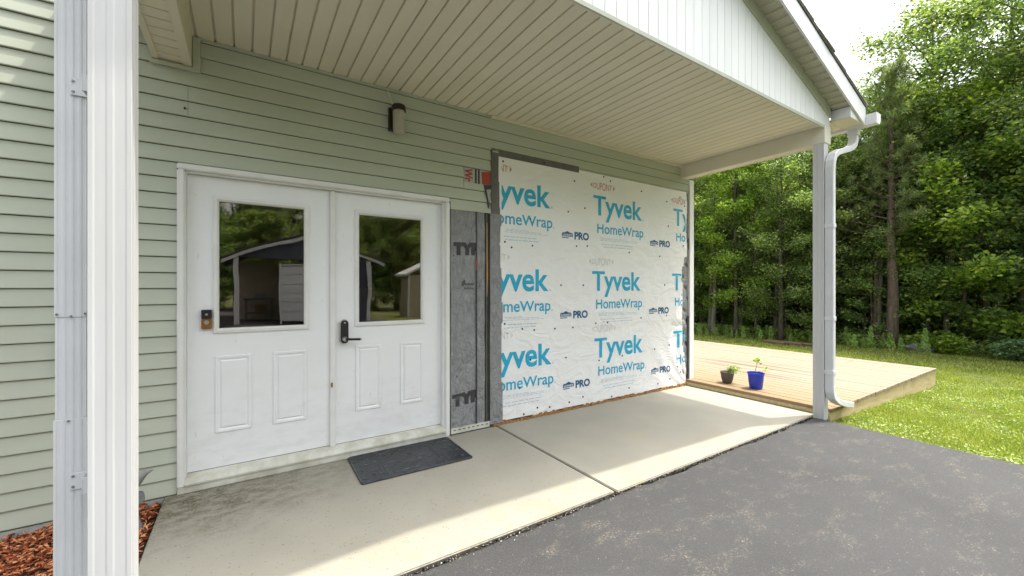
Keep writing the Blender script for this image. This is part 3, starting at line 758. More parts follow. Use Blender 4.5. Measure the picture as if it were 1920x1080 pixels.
# ceiling planks with open V grooves
pl = MB(); w_ = .1038
pl.prism([(.004, 0), (.0925, 0), (.0925, .014), (.1038, .014), (.1038, .016), (0, .016), (0, .004)], 'y', YF+.012, -.002)
pm_ = pl.mesh('ceiling_plank'); pm_.materials.append(MATS['ceiling_vinyl'])
x = XL1-.0798
i = 0
while x < XR0-.02:
    o = bpy.data.objects.new('ceiling_plank', pm_); COL.objects.link(o); o.parent = po; o.location = (x-XC, 0, ZC+.0003*(i % 3)); x += w_; i += 1
pp('ceiling_backing', 'dark_gap', MB().box(XL1, XR0, YF+.01, 0, ZC+.017, ZC+.024))
gd = MB()
x = XL1-.0798+.0975+w_
while x < 2.0:
    gd.tube([(x, -.020, ZC+.002), (x, -.020, ZC-.0035)], .0045, 6); x += w_
pp('groove_ends', 'dark_gap', gd)['kind'] = 'stuff'
pp('ceiling_trim', 'ceiling_vinyl', MB().box(XL1, XR0, YF-.004, YF+.011, ZC-.012, ZC+.03))
# beams
for (a, b, zb, side) in ((XL0, XL1, 2.77, 'L'), (XR0, XR1, 2.81, 'R')):
    if side == 'R':
        pp('beam', 'beam_white', MB().box(a, b, YF-.022, -.001, zb, ZC+.02), .004)
        m = MB(); y = YF+.03
        while y < -.03: m.box(b-.028, b-.006, y, y+.030, zb-.006, zb-.0005); y += .062
        pp('beam_channel', 'ceiling_vinyl', m)
    else:
        pp('beam', 'ceiling_vinyl', MB().box(b-.016, b, YF, -.001, zb, ZC+.02).box(b-.045, b-.016, YF, -.001, zb, zb+.012).box(a, a+.012, YF, -.001, zb, ZC+.2).box(a+.012, a+.032, YF, -.001, zb, zb+.012))
        y = -.02
        while y > YF+.02:
            pp('soffit_panel', 'ceiling_vinyl', MB().box(a+.032, b-.045, y-.094, y, zb+.008, zb+.014)); y -= .1
        pp('beam_backing', 'dark_gap', MB().box(a+.032, b-.045, YF, -.01, zb+.0145, zb+.02))
# posts
def post(x0, x1, y0, y1, zt):
    m = MB(); w_, d_ = x1-x0, y1-y0; g = .0013
    pts = []
    def side(pA, pB, nrm):
        out = []
        for t, e in ((0, 0), (.12, 0), (.15, g), (.40, g), (.43, 0), (.57, 0), (.60, g), (.85, g), (.88, 0)):
            out.append((pA[0]+(pB[0]-pA[0])*t-nrm[0]*e, pA[1]+(pB[1]-pA[1])*t-nrm[1]*e))
        return out
    pts += side((x0, y0), (x1, y0), (0, -1)); pts += side((x1, y0), (x1, y1), (1, 0)); pts += side((x1, y1), (x0, y1), (0, 1)); pts += side((x0, y1), (x0, y0), (-1, 0))
    return m.prism(pts, 'z', -.015, zt)
pp('post', 'post_white', post(-.409, -.306, -1.622, -1.522, 2.77), .0012)
pp('post', 'post_white', post(4.930, 5.030, -1.645, -1.545, 2.81), .0012)
pp('post_foot', 'foundation', MB().box(4.935, 5.025, -1.64, -1.55, -.05, -.012))
# gable wall boards
SL = 1/3
def gtop(x): return 3.105+(5.06-abs(x-XC)-XC)*SL
x = XL0; w_ = .1
while x < XR1-.01:
    x1 = min(x+w_, XR1)
    za, zb = gtop(x), gtop(x1)
    o = MB(); e = .004
    o.prism([(x+.0015, ZC+.012), (x1-.004, ZC+.012), (x1-.004, zb), (x+.0015, za)], 'y', YF-.012, YF-.001)
    o.prism([(x1-.004, ZC+.012), (x1+.0015, ZC+.012), (x1+.0015, zb), (x1-.004, zb)], 'y', YF-.008, YF-.001)
    q_ = pp('gable_board', 'gable_white', o)
    x = x1
pp('drip_trim', 'siding_trim', MB().box(XL0, XR1+.06, YF-.018, YF-.0045, ZC-.016, ZC+.0115))
YR = -1.80
def rz(x, off): return 3.235-off+(5.48-XC-abs(x-XC))*SL   # top line of the fascia
XE0, XE1 = -.70, 5.48
# rake fascia, both slopes
for sx, xe in ((1, XE1), (-1, XE0)):
    pp('rake_board', 'gutter_white', MB().prism([(xe, rz(xe, 0)), (XC, rz(XC, 0)), (XC, rz(XC, .19)), (xe, rz(xe, .19))], 'y', YR-.018, YR))
    pp('drip_edge', 'dark_gap', MB().prism([(xe+.0*sx, rz(xe, -.004)), (XC, rz(XC, -.004)), (XC, rz(XC, .004)), (xe, rz(xe, .004))], 'y', YR-.024, YR-.0185))
    pp('rake_channel', 'siding_trim', MB().prism([(XR1 if sx > 0 else XL0, rz(XR1 if sx > 0 else XL0, .168)), (XC, rz(XC, .168)), (XC, gtop(XC)-.012), (XR1 if sx > 0 else XL0, gtop(XR1 if sx > 0 else XL0)-.012)], 'y', YF-.022, YF-.0125))
    # sloped soffit panels
    x = xe-.34*sx if sx > 0 else xe+.28
    xx = x
    while (xx-XC)*sx > .02:
        nx = xx-.095*sx
        z0_, z1_ = rz(xx, .165), rz(nx, .165)
        pp('soffit_panel', 'soffit_vinyl', MB().prism([(xx, z0_), (nx+.012*sx, rz(nx+.012*sx, .165)), (nx+.012*sx, rz(nx+.012*sx, .158)), (xx, z0_+.007)], 'y', YR+.001, YF-.013))
        pp('soffit_rib', 'soffit_vinyl', MB().prism([(nx+.012*sx, rz(nx+.012*sx, .186)), (nx, rz(nx, .186)), (nx, rz(nx, .16)), (nx+.012*sx, rz(nx+.012*sx, .16))], 'y', YR+.001, YF-.013))
        xx = nx
    # roof deck + shingle courses
    pp('roof_deck', 'shingle', MB().prism([(xe, rz(xe, -.005)), (XC, rz(XC, -.005)), (XC, rz(XC, -.018)), (xe, rz(xe, -.018))], 'y', YR-.025, -.001))
    nS = 22; Ls = abs(xe+.02*sx-XC)
    for i in range(nS):
        a = xe+.02*sx-sx*Ls*i/nS; b = xe+.02*sx-sx*Ls*(i+1.25)/nS
        if (b-XC)*sx < 0: b = XC
        jit = random.uniform(-.006, .008)
        pp('shingle_course', 'shingle', MB().prism([(a, rz(a, -.036)), (b, rz(b, -.021)), (b, rz(b, -.018)), (a, rz(a, -.0185))], 'y', YR-.038+jit, -.002))
# eave return box (right) and soffit
def eave(xa, xb, sx):
    pp('eave_return', 'gutter_white', MB().prism([(xa, 3.075), (xb, 3.075), (xb, rz(xb, .10)), (xa, 3.175)] if sx > 0 else [(xa, 3.075), (xb, 3.075), (xb, 3.175), (xa, rz(xa, .10))], 'y', YR+.001, YF-.001))
    pp('eave_soffit', 'ceiling_vinyl', MB().box(xa, xb, YR+.001, YF-.0005, 3.062, 3.0745))
    y = YF
    while y < -.1:
        pp('eave_soffit', 'ceiling_vinyl', MB().box(min(XR1, xb) if sx > 0 else xa, xb if sx > 0 else XL0, y+.004, y+.098, 3.062, 3.075)); y += .1
    pp('eave_board', 'gutter_white', MB().box(xb, xb+.012, YR, -.001, 3.055, 3.20) if sx > 0 else MB().box(xa-.012, xa, YR, -.001, 3.055, 3.20))
eave(5.135, 5.468, 1); eave(-.688, XL0, -1)
def gutter(x0, x1, fl):
    pr = [(x0, 3.045), (x0+.09*fl, 3.045), (x0+.12*fl, 3.085), (x0+.12*fl, 3.155), (x0+.112*fl, 3.155), (x0+.112*fl, 3.088), (x0+.085*fl, 3.052), (x0+.006*fl, 3.052), (x0+.006*fl, 3.155), (x0, 3.155)]
    pp('gutter', 'gutter_white', MB().prism(pr, 'y', -1.905, -.01))
    pr2 = [(x0-.001*fl, 3.044), (x0+.091*fl, 3.044), (x0+.121*fl, 3.084), (x0+.121*fl, 3.156), (x0-.001*fl, 3.156)]
    pp('gutter_end_cap', 'gutter_white', MB().prism(pr2, 'y', -1.909, -1.9052))
gutter(5.4815, 5.60, 1); gutter(-.7015, -.82, -1)
# wasp nest in the soffit corner
# ------------------------------------------------------------------ downspouts
def corrugated(x0, x1, y0, y1, z0, z1):
    pts = []; g = .0018
    def side(pA, pB, nrm, n):
        out = []
        for i in range(n):
            for t, e in ((0, 0), (.35, 0), (.45, g), (.85, g)): 
                tt = (i+t)/n
                out.append((pA[0]+(pB[0]-pA[0])*tt-nrm[0]*e, pA[1]+(pB[1]-pA[1])*tt-nrm[1]*e))
        return out
    pts += side((x0, y0), (x1, y0), (0, -1), 4) + side((x1, y0), (x1, y1), (1, 0), 2) + side((x1, y1), (x0, y1), (0, 1), 4) + side((x0, y1), (x0, y0), (-1, 0), 2)
    return MB().prism(pts, 'z', z0, z1)
d1 = thing('downspout', 'ribbed white downspout strapped to the near left porch post', 'downspout', (-.475, -1.48, 0), 'white porch downspouts')
def dp(d, name, mat, mb, bevel=0, smooth=False):
    o = mb.build(name, mat, d, bevel, smooth); o.location = (-d.location.x, -d.location.y, -d.location.z); return o
dp(d1, 'upper_pipe', 'downspout_white', corrugated(-.513, -.438, -1.50, -1.44, 1.235, 3.06), .001)
dp(d1, 'middle_pipe', 'downspout_white', corrugated(-.5115, -.4395, -1.4985, -1.4415, .905, 1.2345), .001)
o = corrugated(-.515, -.437, -1.501, -1.439, -.03, .9045); dp(d1, 'lower_pipe', 'downspout_white', o, .001)
for z in (1.985, .70):
    dp(d1, 'strap', 'downspout_white', MB().box(-.476, -.4345, -1.506, -1.5035, z-.027, z+.027).box(-.4345, -.432, -1.565, -1.5035, z-.027, z+.027).box(-.432, -.4095, -1.565, -1.5625, z-.027, z+.027), .001)
    for dz in (-.016, .018): dp(d1, 'screw', 'screw', MB().tube([(-.468, -1.506, z+dz), (-.468, -1.5105, z+dz)], [.0045, .003], 8))
for x, z in ((-.506, 1.245), (-.474, 1.238), (-.441, 1.246), (-.480, .898)): dp(d1, 'screw', 'screw', MB().tube([(x, -1.501, z), (x, -1.5055, z)], [.004, .003], 8))
d2 = thing('downspout', 'white downspout with curved elbows in front of the far right porch post', 'downspout', (4.96, -1.69, 0), 'white porch downspouts')
dp(d2, 'outlet', 'downspout_white', MB().rect_tube([(5.535, -1.70, 3.05), (5.535, -1.70, 2.98)], .047, .036, (0, 1, 0)), .003)
def arc(c, r, a0, a1, n, y):
    return [(c[0]+r*math.cos(math.radians(a0+(a1-a0)*i/n)), y, c[1]+r*math.sin(math.radians(a0+(a1-a0)*i/n))) for i in range(n+1)]
path = [(5.535, -1.70, 3.0), (5.530, -1.70, 2.93), (5.505, -1.698, 2.875), (5.45, -1.696, 2.835), (5.36, -1.694, 2.80), (5.20, -1.690, 2.755), (5.08, -1.688, 2.715), (5.01, -1.687, 2.675), (4.975, -1.686, 2.61), (4.965, -1.685, 2.54)]
dp(d2, 'upper_elbow', 'downspout_white', MB().rect_tube(path, .038, .028, (0, 1, 0)), .004)
m = MB().box(4.936, 4.992, -1.722, -1.648, .30, 2.56)
dp(d2, 'pipe', 'downspout_white', m, .004)
m = MB()
for yy in (-1.712, -1.694, -1.676, -1.660): m.box(4.9335, 4.9365, yy-.003, yy+.003, .31, 2.55)
dp(d2, 'pipe_rib', 'downspout_white', m)
path = [(4.964, -1.685, .34), (4.966, -1.686, .28), (4.985, -1.692, .225), (5.03, -1.704, .185), (5.12, -1.714, .15), (5.24, -1.718, .122), (5.37, -1.72, .098)]
dp(d2, 'lower_elbow', 'downspout_white', MB().rect_tube(path, .038, .028, (0, 1, 0)), .004)
dp(d2, 'spout_mouth', 'dark_gap', MB().rect_tube([(5.368, -1.72, .0985), (5.3735, -1.72, .0975)], .034, .024, (0, 1, 0)))
for z in (1.96, 1.02, .48): dp(d2, 'strap', 'downspout_white', MB().box(4.931, 4.997, -1.726, -1.6465, z-.02, z+.02), .002)
dp(d2, 'label_plate', 'vinyl_white', MB().box(4.9925, 4.999, -1.715, -1.66, .82, 1.05), .001)

# ------------------------------------------------------------------ door mat
mt = thing('door_mat', 'black rubber door mat with moulded scroll pattern before the right leaf', 'door mat', (1.08, -.29, .0015))
rounded(-.42, .42, -.258, .258, 0, .010, .022)
def mroun(x0, x1, y0, y1, z0, z1, r):
    pts = []
    for cx, cy, a0 in ((x1-r, y1-r, 0), (x0+r, y1-r, 90), (x0+r, y0+r, 180), (x1-r, y0+r, 270)):
        for i in range(7):
            t = math.radians(a0+90*i/6); pts.append((cx+r*math.cos(t), cy+r*math.sin(t)))
    return MB().prism(pts, 'z', z0, z1)
mroun(-.42, .42, -.258, .258, 0, .009, .022).build('mat_base', 'rubber', mt, bevel=.002)
m = MB()
for x in (-.415, .409): m.box(x, x+.006, -.235, .235, .009, .012)
for y in (-.253, .247): m.box(-.40, .40, y, y+.006, .009, .012)
for x in (-.215, -.200, .200, .215): m.box(x, x+.005, -.245, .245, .009, .0115)
m.build('border_ridge', 'rubber_sheen', mt)
m = MB(); r = random.Random(11)
for sx in (-1, 1):
    for cyy in (-.17, -.06, .06, .17):
        for k in range(3):
            cx = sx*(.26+.055*k)+r.uniform(-.01, .01); cy = cyy+r.uniform(-.015, .015); s_ = r.choice((-1, 1)); rr = r.uniform(.018, .03); a0 = r.uniform(0, 6.28)
            m.tube([(cx+rr*(1-.1*i)*math.cos(a0+s_*i*.6), cy+rr*(1-.1*i)*math.sin(a0+s_*i*.6), .0095) for i in range(9)], [.0035-.0002*i for i in range(9)], 5)
for k in range(46):
    cx = r.uniform(-.18, .18); cy = r.uniform(-.22, .22); a = r.uniform(0, 3.14); L = r.uniform(.015, .035)
    m.tube([(cx-L*math.cos(a), cy-L*math.sin(a), .0088), (cx, cy, .0102), (cx+L*math.cos(a), cy+L*math.sin(a), .0088)], .0026, 5)
for (a, b) in (((-.20, .17), (-.06, .24)), ((-.20, -.17), (-.06, -.24)), ((.20, .17), (.06, .24)), ((.20, -.17), (.06, -.24))):
    m.tube([(a[0], a[1], .009), (b[0], b[1], .009)], .0035, 5)
m.build('scroll_relief', 'rubber_sheen', mt, smooth=True)['kind'] = 'stuff'
mt.rotation_euler = (0, 0, math.radians(-.9))

# ------------------------------------------------------------------ garden bird ornament, stones
bo = thing('bird_ornament', 'weathered grey stone bird ornament on a rounded pedestal behind the near post', 'ornament', (-.552, -.30, -.075))
MB().lathe([(.085, 0), (.09, .03), (.06, .06), (.045, .12), (.05, .17), (.075, .20), (.07, .235), (.02, .25)], 0, 0, 18).build('pedestal', 'stone', bo, smooth=True)
bm = MB().tube([(-.075, 0, .24), (-.045, 0, .262), (-.01, 0, .285), (.035, 0, .318), (.06, 0, .342), (.075, 0, .352), (.088, 0, .356), (.112, 0, .362)], [.012, .026, .036, .034, .024, .019, .010, .002], 12)
bm.build('bird_body', 'stone', bo, smooth=True)
MB().tube([(-.06, .0, .26), (-.10, 0, .235), (-.14, 0, .205)], [.018, .016, .010], 6).build('bird_tail', 'stone', bo, smooth=True)
for s_ in (-1, 1): MB().tube([(.045, .028*s_, .325), (-.01, .036*s_, .285), (-.07, .022*s_, .24)], [.008, .016, .005], 6).build('bird_wing', 'stone', bo, smooth=True)
bo.rotation_euler = (0, 0, math.radians(-4))
hz = thing('hose_end', 'short black and orange hose hanging on the wall behind the left downspout', 'hose', (-.885, -.03, 1.0))
MB().tube([(0, 0, .18), (.006, -.006, .08), (-.004, -.01, -.06), (-.002, -.006, -.17)], .007, 8).build('hose', 'black_metal', hz, smooth=True)
MB().tube([(.006, -.018, .03), (.0, -.02, -.05)], .005, 8).build('hose_stripe', 'foam', hz, smooth=True)

# ------------------------------------------------------------------ deck
dk = thing('wooden_deck', 'low new pine deck of pale boards beside the end of the porch', 'deck', (5.05, -1.66, 0))
DX0, DX1, DY0, DY1, DZ = 5.045, 9.00, -1.66, 4.4, .085
nb = 28; bw = (DX1-DX0)/nb
for i in range(nb):
    a = DX0+i*bw
    o = MB().box(a+.005, a+bw-.005, DY0-.012+random.uniform(-.003, .003), DY1, DZ-.036, DZ+random.uniform(-.0012, .0012)).build('deck_board', 'deck_wood', dk, bevel=.003)
    o.location = (-5.05, 1.66, 0)
def dkp(name, mat, mb, bevel=.003):
    o = mb.build(name, mat, dk, bevel); o.location = (-5.05, 1.66, 0); return o
def fasc(x0, x1, zb0, zb1, y0, y1): return MB().prism([(x0, DZ-.0365), (x1, DZ-.0365), (x1, zb1), (x0, zb0)], 'y', y0, y1)
dkp('fascia_board', 'fascia_wood', fasc(DX0, 7.42, -.09, -.19, DY0, DY0+.036))
dkp('fascia_board', 'fascia_wood', fasc(7.425, DX1-.002, -.15, -.205, DY0, DY0+.036))
dkp('fascia_board', 'fascia_wood', MB().box(DX1-.038, DX1, DY0+.037, DY1, -.205, DZ-.0365))
dkp('fascia_board', 'fascia_wood', MB().box(DX0, DX0+.036, DY0+.037, .2, .0045, DZ-.0365))
m = MB()
for i in range(9): m.box(DX0+.1+i*.46, DX0+.138+i*.46, DY0+.05, DY1-.02, -.10, DZ-.037)
dkp('joist', 'fascia_wood', m)['kind'] = 'stuff'
st_ = MB(); r = random.Random(2)
for i in range(60):
    x = DX0+.1+r.random()*3.8; 
    st_.box(x, x+r.uniform(.01, .06), DY0-.0125-.0035, DY0-.012, DZ-.03, DZ-.012)
scr = MB()
for i in range(nb):
    for j in range(9):
        for fx in (.035, .105):
            x = DX0+i*bw+fx; y = DY0+.03+j*.46; scr.tube([(x, y, DZ-.001), (x, y, DZ+.0018)], .0045, 6)
dkp('screw_heads', 'log_wood', scr, 0)['kind'] = 'stuff'
# ------------------------------------------------------------------ pots
def plant_leaves(name, parent, C, L, Wd, mat, tilt=.6, axis=None):
    V, F, R_ = leaves(np.array(C), L, Wd, tilt, axis=axis); return link(name, np_mesh(name, V, F, R_), mat, parent)
p1 = thing('potted_plant', 'small dark grey bowl pot with a wispy green plant on the deck', 'potted plant', (5.30, -.44, DZ), 'pots on the deck')
MB().lathe([(.050, 0), (.062, .01), (.078, .07), (.088, .13), (.092, .165), (.086, .166), (.080, .15), (.02, .148)], 0, 0, 24).build('pot', 'pot_grey', p1, smooth=True)
C = []; A = []; sm = MB(); r = random.Random(6)
for i in range(26):
    a = r.uniform(-2.2, .6); L = r.uniform(.08, .19); up = r.uniform(.02, .11)
    pts = [(L*t*math.cos(a)*1.0, L*t*math.sin(a), .15+up*math.sin(t*2.2)) for t in (0, .25, .5, .75, 1)]
    sm.tube(pts, .0018, 4)
    for t in range(2, 5):
        for k in range(7): C.append((pts[t][0]+r.gauss(0, .01), pts[t][1]+r.gauss(0, .01), pts[t][2]+r.gauss(0, .008)))
sm.build('stem', 'stalk', p1); plant_leaves('foliage', p1, C, .026, .35, 'weed')
p2 = thing('potted_plant', 'bright blue plastic bucket pot with a thin leafy seedling on the deck', 'potted plant', (5.30, -.80, DZ), 'pots on the deck')
MB().lathe([(.068, 0), (.076, .004), (.090, .12), (.098, .200), (.106, .203), (.106, .214), (.098, .215), (.094, .19), (.02, .188)], 0, 0, 28).build('pot', 'plastic_blue', p2, smooth=True)
MB().tube([(-.01, 0, .185), (-.014, .0, .25), (-.006, -.01, .30), (.0, -.02, .36), (.004, -.02, .40)], [.005, .0035, .003, .0025, .002], 6).build('stem', 'stalk', p2, smooth=True)
MB().tube([(-.012, 0, .22), (.03, -.05, .24), (.06, -.085, .25), (.07, -.10, .275)], [.003, .0025, .002, .0015], 5).build('stem', 'stalk', p2, smooth=True)
C = [(r.gauss(0, .030), -.02+r.gauss(0, .030), .385+r.gauss(0, .024)) for i in range(44)]+[(.068+r.gauss(0, .014), -.098+r.gauss(0, .014), .27+r.gauss(0, .018)) for i in range(12)]
plant_leaves('leaf', p2, C, .042, .6, 'leaf_bright', .7)

p1.scale = (.9, .9, .9); p2.scale = (.92, .92, .92)
# ------------------------------------------------------------------ trees
def make_trunk(path, rad, limbs, n=10):
    m = MB(); m.tube(path, rad, n)
    for l, rr in limbs: m.tube(l, rr, 4, cap=False)
    me = m.mesh('trunk', smooth=False)
    for p in me.polygons: p.use_smooth = True
    return me
def broadleaf(seed, H, R, base, nl, nleaf, ls=.10, r0=.12, lean=0.15, mat='leaf', bark='bark_brown', dens=1.0, flat=.13):
    rng = np.random.default_rng(seed); r = random.Random(seed)
    n = 9; path = []; x = y = 0.0
    for i in range(n):
        t = i/(n-1); path.append((x, y, t*H*.93)); x += r.gauss(0, lean*H/60); y += r.gauss(0, lean*H/60)
    path[0] = (0, 0, -.3)
    rad = [max(.012, r0*(1-.85*(i/(n-1)))) for i in range(n)]; rad[0] *= 1.35
    limbs = []; C = []; 
    def tp(z):
        f = z/(H*.93)*(n-1); i = min(n-2, int(f)); f -= i
        return Vector(path[i]).lerp(Vector(path[i+1]), f)
    az = r.uniform(0, 6.28); per = nleaf/nl/6
    for i in range(nl):
        t = (i+.5)/nl; z = base+(H*.93-base)*t; az += 2.4+r.uniform(-.4, .4)
        prof = (min(1, .55+t*1.6))*math.sqrt(max(.03, 1-t**2.2))
        L = R*prof*r.uniform(.6, 1.15); el = r.uniform(.05, .5)+.5*t
        p0 = tp(min(z, H*.92)); d = Vector((math.cos(az), math.sin(az), el)).normalized()
        pts = [p0+d*(L*s)+Vector((r.gauss(0, .05), r.gauss(0, .05), -.12*L*s*s)) for s in (0, .35, .7, 1)]
        b = max(.01, .035*(L/R)*r0/.12); limbs.append((pts, [b, b*.7, b*.45, .006]))
        for k in range(6):
            s = r.uniform(.3, 1.05); q0 = pts[0].lerp(pts[3], s); a2 = az+r.choice((-1, 1))*r.uniform(.4, 1.3)
            l2 = r.uniform(.25, .75)*(1.2-.4*s)*R/3; d2 = Vector((math.cos(a2), math.sin(a2), r.uniform(-.15, .35)))
            q1 = q0+d2*l2
            if k % 2 == 0: limbs.append(([q0, q1], [.009, .004]))
            m = max(3, int(per*r.uniform(.5, 1.5)*dens))
            tt = rng.random(m)[:, None]; base_ = np.array(q0)[None]*(1-tt)+np.array(q1)[None]*tt
            C.append(base_+rng.normal(0, 1, (m, 3))*np.array([.17, .17, flat])*R/3*1.2)
    C = np.vstack(C); V, F, R_ = leaves(C, ls, .6, .9, .15, rng)
    tm = make_trunk(path, rad, limbs); tm.materials.append(MATS[bark])
    cm = np_mesh('crown', V, F, R_); cm.materials.append(MATS[mat])
    return tm, cm
def pine(seed, H, R, base, nt_=900, r0=.17):
    rng = np.random.default_rng(seed); r = random.Random(seed)
    path = [(r.gauss(0, .02), r.gauss(0, .02), H*i/8) for i in range(9)]; path[0] = (0, 0, -.3)
    rad = [r0*(1-.9*i/8) for i in range(9)]; limbs = []; Vs = []; 
    T = []
    z = base; az = 0
    while z < H*.99:
        t = (z-base)/(H-base)
        for k in range(4):
            az += 1.65+r.uniform(-.3, .3); L = R*(1-t)**.75*r.uniform(.5, 1.1)+.15
            d = Vector((math.cos(az), math.sin(az), .25+.9*t)); p0 = Vector((0, 0, z)); p1 = p0+d*L*.6; p2 = p0+d*L+Vector((0, 0, .12*L))
            limbs.append(([p0, p1, p2], [.03*(1-t)+.008, .015, .006]))
            for s in np.arange(.35, 1.05, .12):
                q = p0.lerp(p2, s); T.append((q.x+r.gauss(0, .12), q.y+r.gauss(0, .12), q.z+r.gauss(0, .08)))
        z += r.uniform(.22, .38)
    zz = 1.2
    while zz < base:
        a = r.uniform(0, 6.28); L = r.uniform(.08, .4); limbs.append(([(0, 0, zz), (math.cos(a)*L, math.sin(a)*L, zz+r.uniform(-.1, .1))], [.012, .005])); zz += r.uniform(.15, .4)
    T = np.array(T); k = 44; C = np.repeat(T, k, 0); n = len(C)
    dr = unit(rng.normal(0, 1, (n, 3))+np.array([0, 0, .6])); L = rng.uniform(.09, .17, n)[:, None]
    C = C+rng.normal(0, .04, (n, 3))
    sd = unit(np.cross(dr, rng.normal(0, 1, (n, 3))))*.010
    V = np.stack([C-sd, C+sd, C+dr*L], 1).reshape(-1, 3); i = np.arange(n)*3
    cm = np_mesh('crown', V, np.stack([i, i+1, i+2], 1), np.repeat(rng.random(n), 3)); cm.materials.append(MATS['needle'])
    tm = make_trunk(path, rad, limbs); tm.materials.append(MATS['bark_red']); return tm, cm
def scrub(seed, H, R, nleaf, ls, mat):
    rng = np.random.default_rng(seed); n = nleaf
    d = unit(rng.normal(0, 1, (n, 3))); rr = rng.random(n)[:, None]**.4
    lump = 1+.25*np.sin(d[:, :1]*7+seed)*np.cos(d[:, 1:2]*6)
    C = d*rr*lump*np.array([R, R, H*.5])+np.array([0, 0, H*.5]); C[:, 2] = np.abs(C[:, 2])
    V, F, R_ = leaves(C, ls, .55, .6, .1, rng); cm = np_mesh('foliage', V, F, R_); cm.materials.append(MATS[mat])
    m = MB(); r = random.Random(seed)
    for i in range(7):
        a = r.uniform(0, 6.28); m.tube([(0, 0, -.05), (math.cos(a)*R*.4, math.sin(a)*R*.4, H*.5), (math.cos(a)*R*.7, math.sin(a)*R*.7, H*.8)], [.012, .008, .004], 4)
    sm = m.mesh('stem'); sm.materials.append(MATS['bark_brown']); return sm, cm

KINDS = {
 'big':   broadleaf(11, 13.0, 3.6, 1.6, 70, 46000, .105, .17),
 'mid':   broadleaf(23, 10.0, 2.8, 1.0, 60, 34000, .10, .11),
 'tall':  broadleaf(37, 12.5, 2.4, 2.2, 60, 30000, .10, .12),
 'slim':  broadleaf(41, 8.0, 1.7, 1.6, 44, 14000, .095, .065),
 'young': broadleaf(53, 4.2, 1.35, .35, 34, 8000, .085, .03),
 'bright': broadleaf(67, 9.0, 2.4, 1.2, 50, 24000, .10, .09, mat='leaf_bright'),
 'airy':  broadleaf(71, 11.5, 3.2, 2.8, 54, 22000, .11, .12),
 'pine':  pine(5, 9.0, 1.5, 3.6),
 'fill':  broadleaf(83, 6.5, 2.3, .3, 60, 30000, .095, .055),
 'fillb': broadleaf(89, 5.6, 2.0, .3, 54, 24000, .09, .05, mat='leaf_bright'),
}
def tree(kind, name, x, y, rot, sc, label, cat='tree', group=None, bark=None):
    t = thing(name, label, cat, (x, y, float(gz(x, y))), group); t.rotation_euler = (0, 0, rot); t.scale = (sc, sc, sc)
    tm, cm = KINDS[kind]
    o = link('trunk', tm, None, t); link('crown', cm, None, t)
    return t
T_ = [
 ('mid', 'leafy_tree', 18.2, 1.5, 1.7, .90, 'green tree crowding the left side of the pine above the downspout'),
 ('airy', 'open_tree', 18.6, .15, 2.4, .98, 'tall open crowned tree rising behind the pine against the sky'),
 ('fillb', 'leafy_tree', 17.7, -.25, 1.0, 1.45, 'yellow green tree just right of the pine and behind the pale trunk'),
 ('big', 'maple_tree', 17.6, -2.9, .3, 1.0, 'tall broad leafy tree at the far right of the lawn edge'),
 ('bright', 'leafy_tree', 16.6, -4.3, 1.2, 1.05, 'yellow green leafy tree at the picture right edge'),
 ('pine', 'pine_tree', 15.9, .60, .5, .92, 'tall red barked pine with a bare lower trunk behind the downspout'),
 ('mid', 'leafy_tree', 17.3, .1, 2.1, .78, 'rounded green tree between the pine and the big right tree'),
 ('bright', 'leafy_tree', 14.9, 4.6, 3.3, .82, 'sunlit yellow green tree framed between wall corner and right post'),
 ('mid', 'leafy_tree', 15.1, 3.2, 4.0, .72, 'dark green bushy tree just left of the right post'),
 ('slim', 'slender_tree', 15.6, 1.9, 1.0, .9, 'slender tree just right of the right post'),
 ('big', 'maple_tree', 15.2, 6.9, 5.0, .85, 'large spreading tree nearest the house corner'),
 ('young', 'young_tree', 17.2, -1.1, .2, 1.0, 'young bushy tree on the lawn edge left of the yellow shrub'),
 ('young', 'young_tree', 16.2, 1.15, 2.2, .85, 'young bushy tree at the foot of the pine'),
 ('airy', 'open_tree', 19.0, -1.4, .7, 1.0, 'open crowned tree with sky showing through above the lawn'),
 ('mid', 'leafy_tree', 18.6, -3.6, 5.1, .9, 'dark leafy tree low at the far right behind the big tree'),
]
for k, nm, x, y, ro, s_, lb in T_: tree(k, nm, x, y, ro, s_, lb)
# single trunks that read as bare stems
def stem_tree(x, y, h, r0, dx, mat, label, broken=False):
    t = thing('bare_trunk', label, 'tree', (x, y, float(gz(x, y)))); r = random.Random(int(x*100))
    m = MB(); n = 8
    m.tube([(dx*(i/7)**1.3+r.gauss(0, .02), r.gauss(0, .02), -.2+h*i/7) for i in range(n)], [r0*(1-.45*i/7) for i in range(n)], 10)
    m.build('trunk', mat, t, smooth=True)
    m = MB()
    for i in range(9):
        z = r.uniform(.25, .95)*h; a = r.uniform(0, 6.28); L = r.uniform(.15, .6); xx = dx*(z/h)**1.3
        m.tube([(xx, 0, z), (xx+math.cos(a)*L, math.sin(a)*L, z+L*.3)], [r0*.14, r0*.05], 5)
    m.build('branch', mat, t); return t
stem_tree(17.0, -.35, 3.6, .075, .35, 'bark_grey', 'thin pale bare trunk leaning right near the yellow green shrub')
stem_tree(18.6, -.85, 5.2, .19, .1, 'bark_red', 'thick brown trunk behind the thin pale trunk')
stem_tree(16.3, 1.05, 6.0, .07, -.15, 'bark_red', 'thin reddish trunk just left of the pine')
stem_tree(14.9, 5.6, 6.5, .10, .5, 'bark_grey', 'dark curved trunk near the house corner')
stem_tree(14.6, 5.25, 3.0, .085, .1, 'bark_grey', 'grey straight trunk between the house corner and the sunlit tree')
stem_tree(15.3, 4.1, 5.5, .07, -.3, 'bark_brown', 'thin dark trunk leaning left under the sunlit tree')
stem_tree(15.6, 3.6, 5.5, .08, .2, 'bark_brown', 'thin dark upright trunk left of the right post')
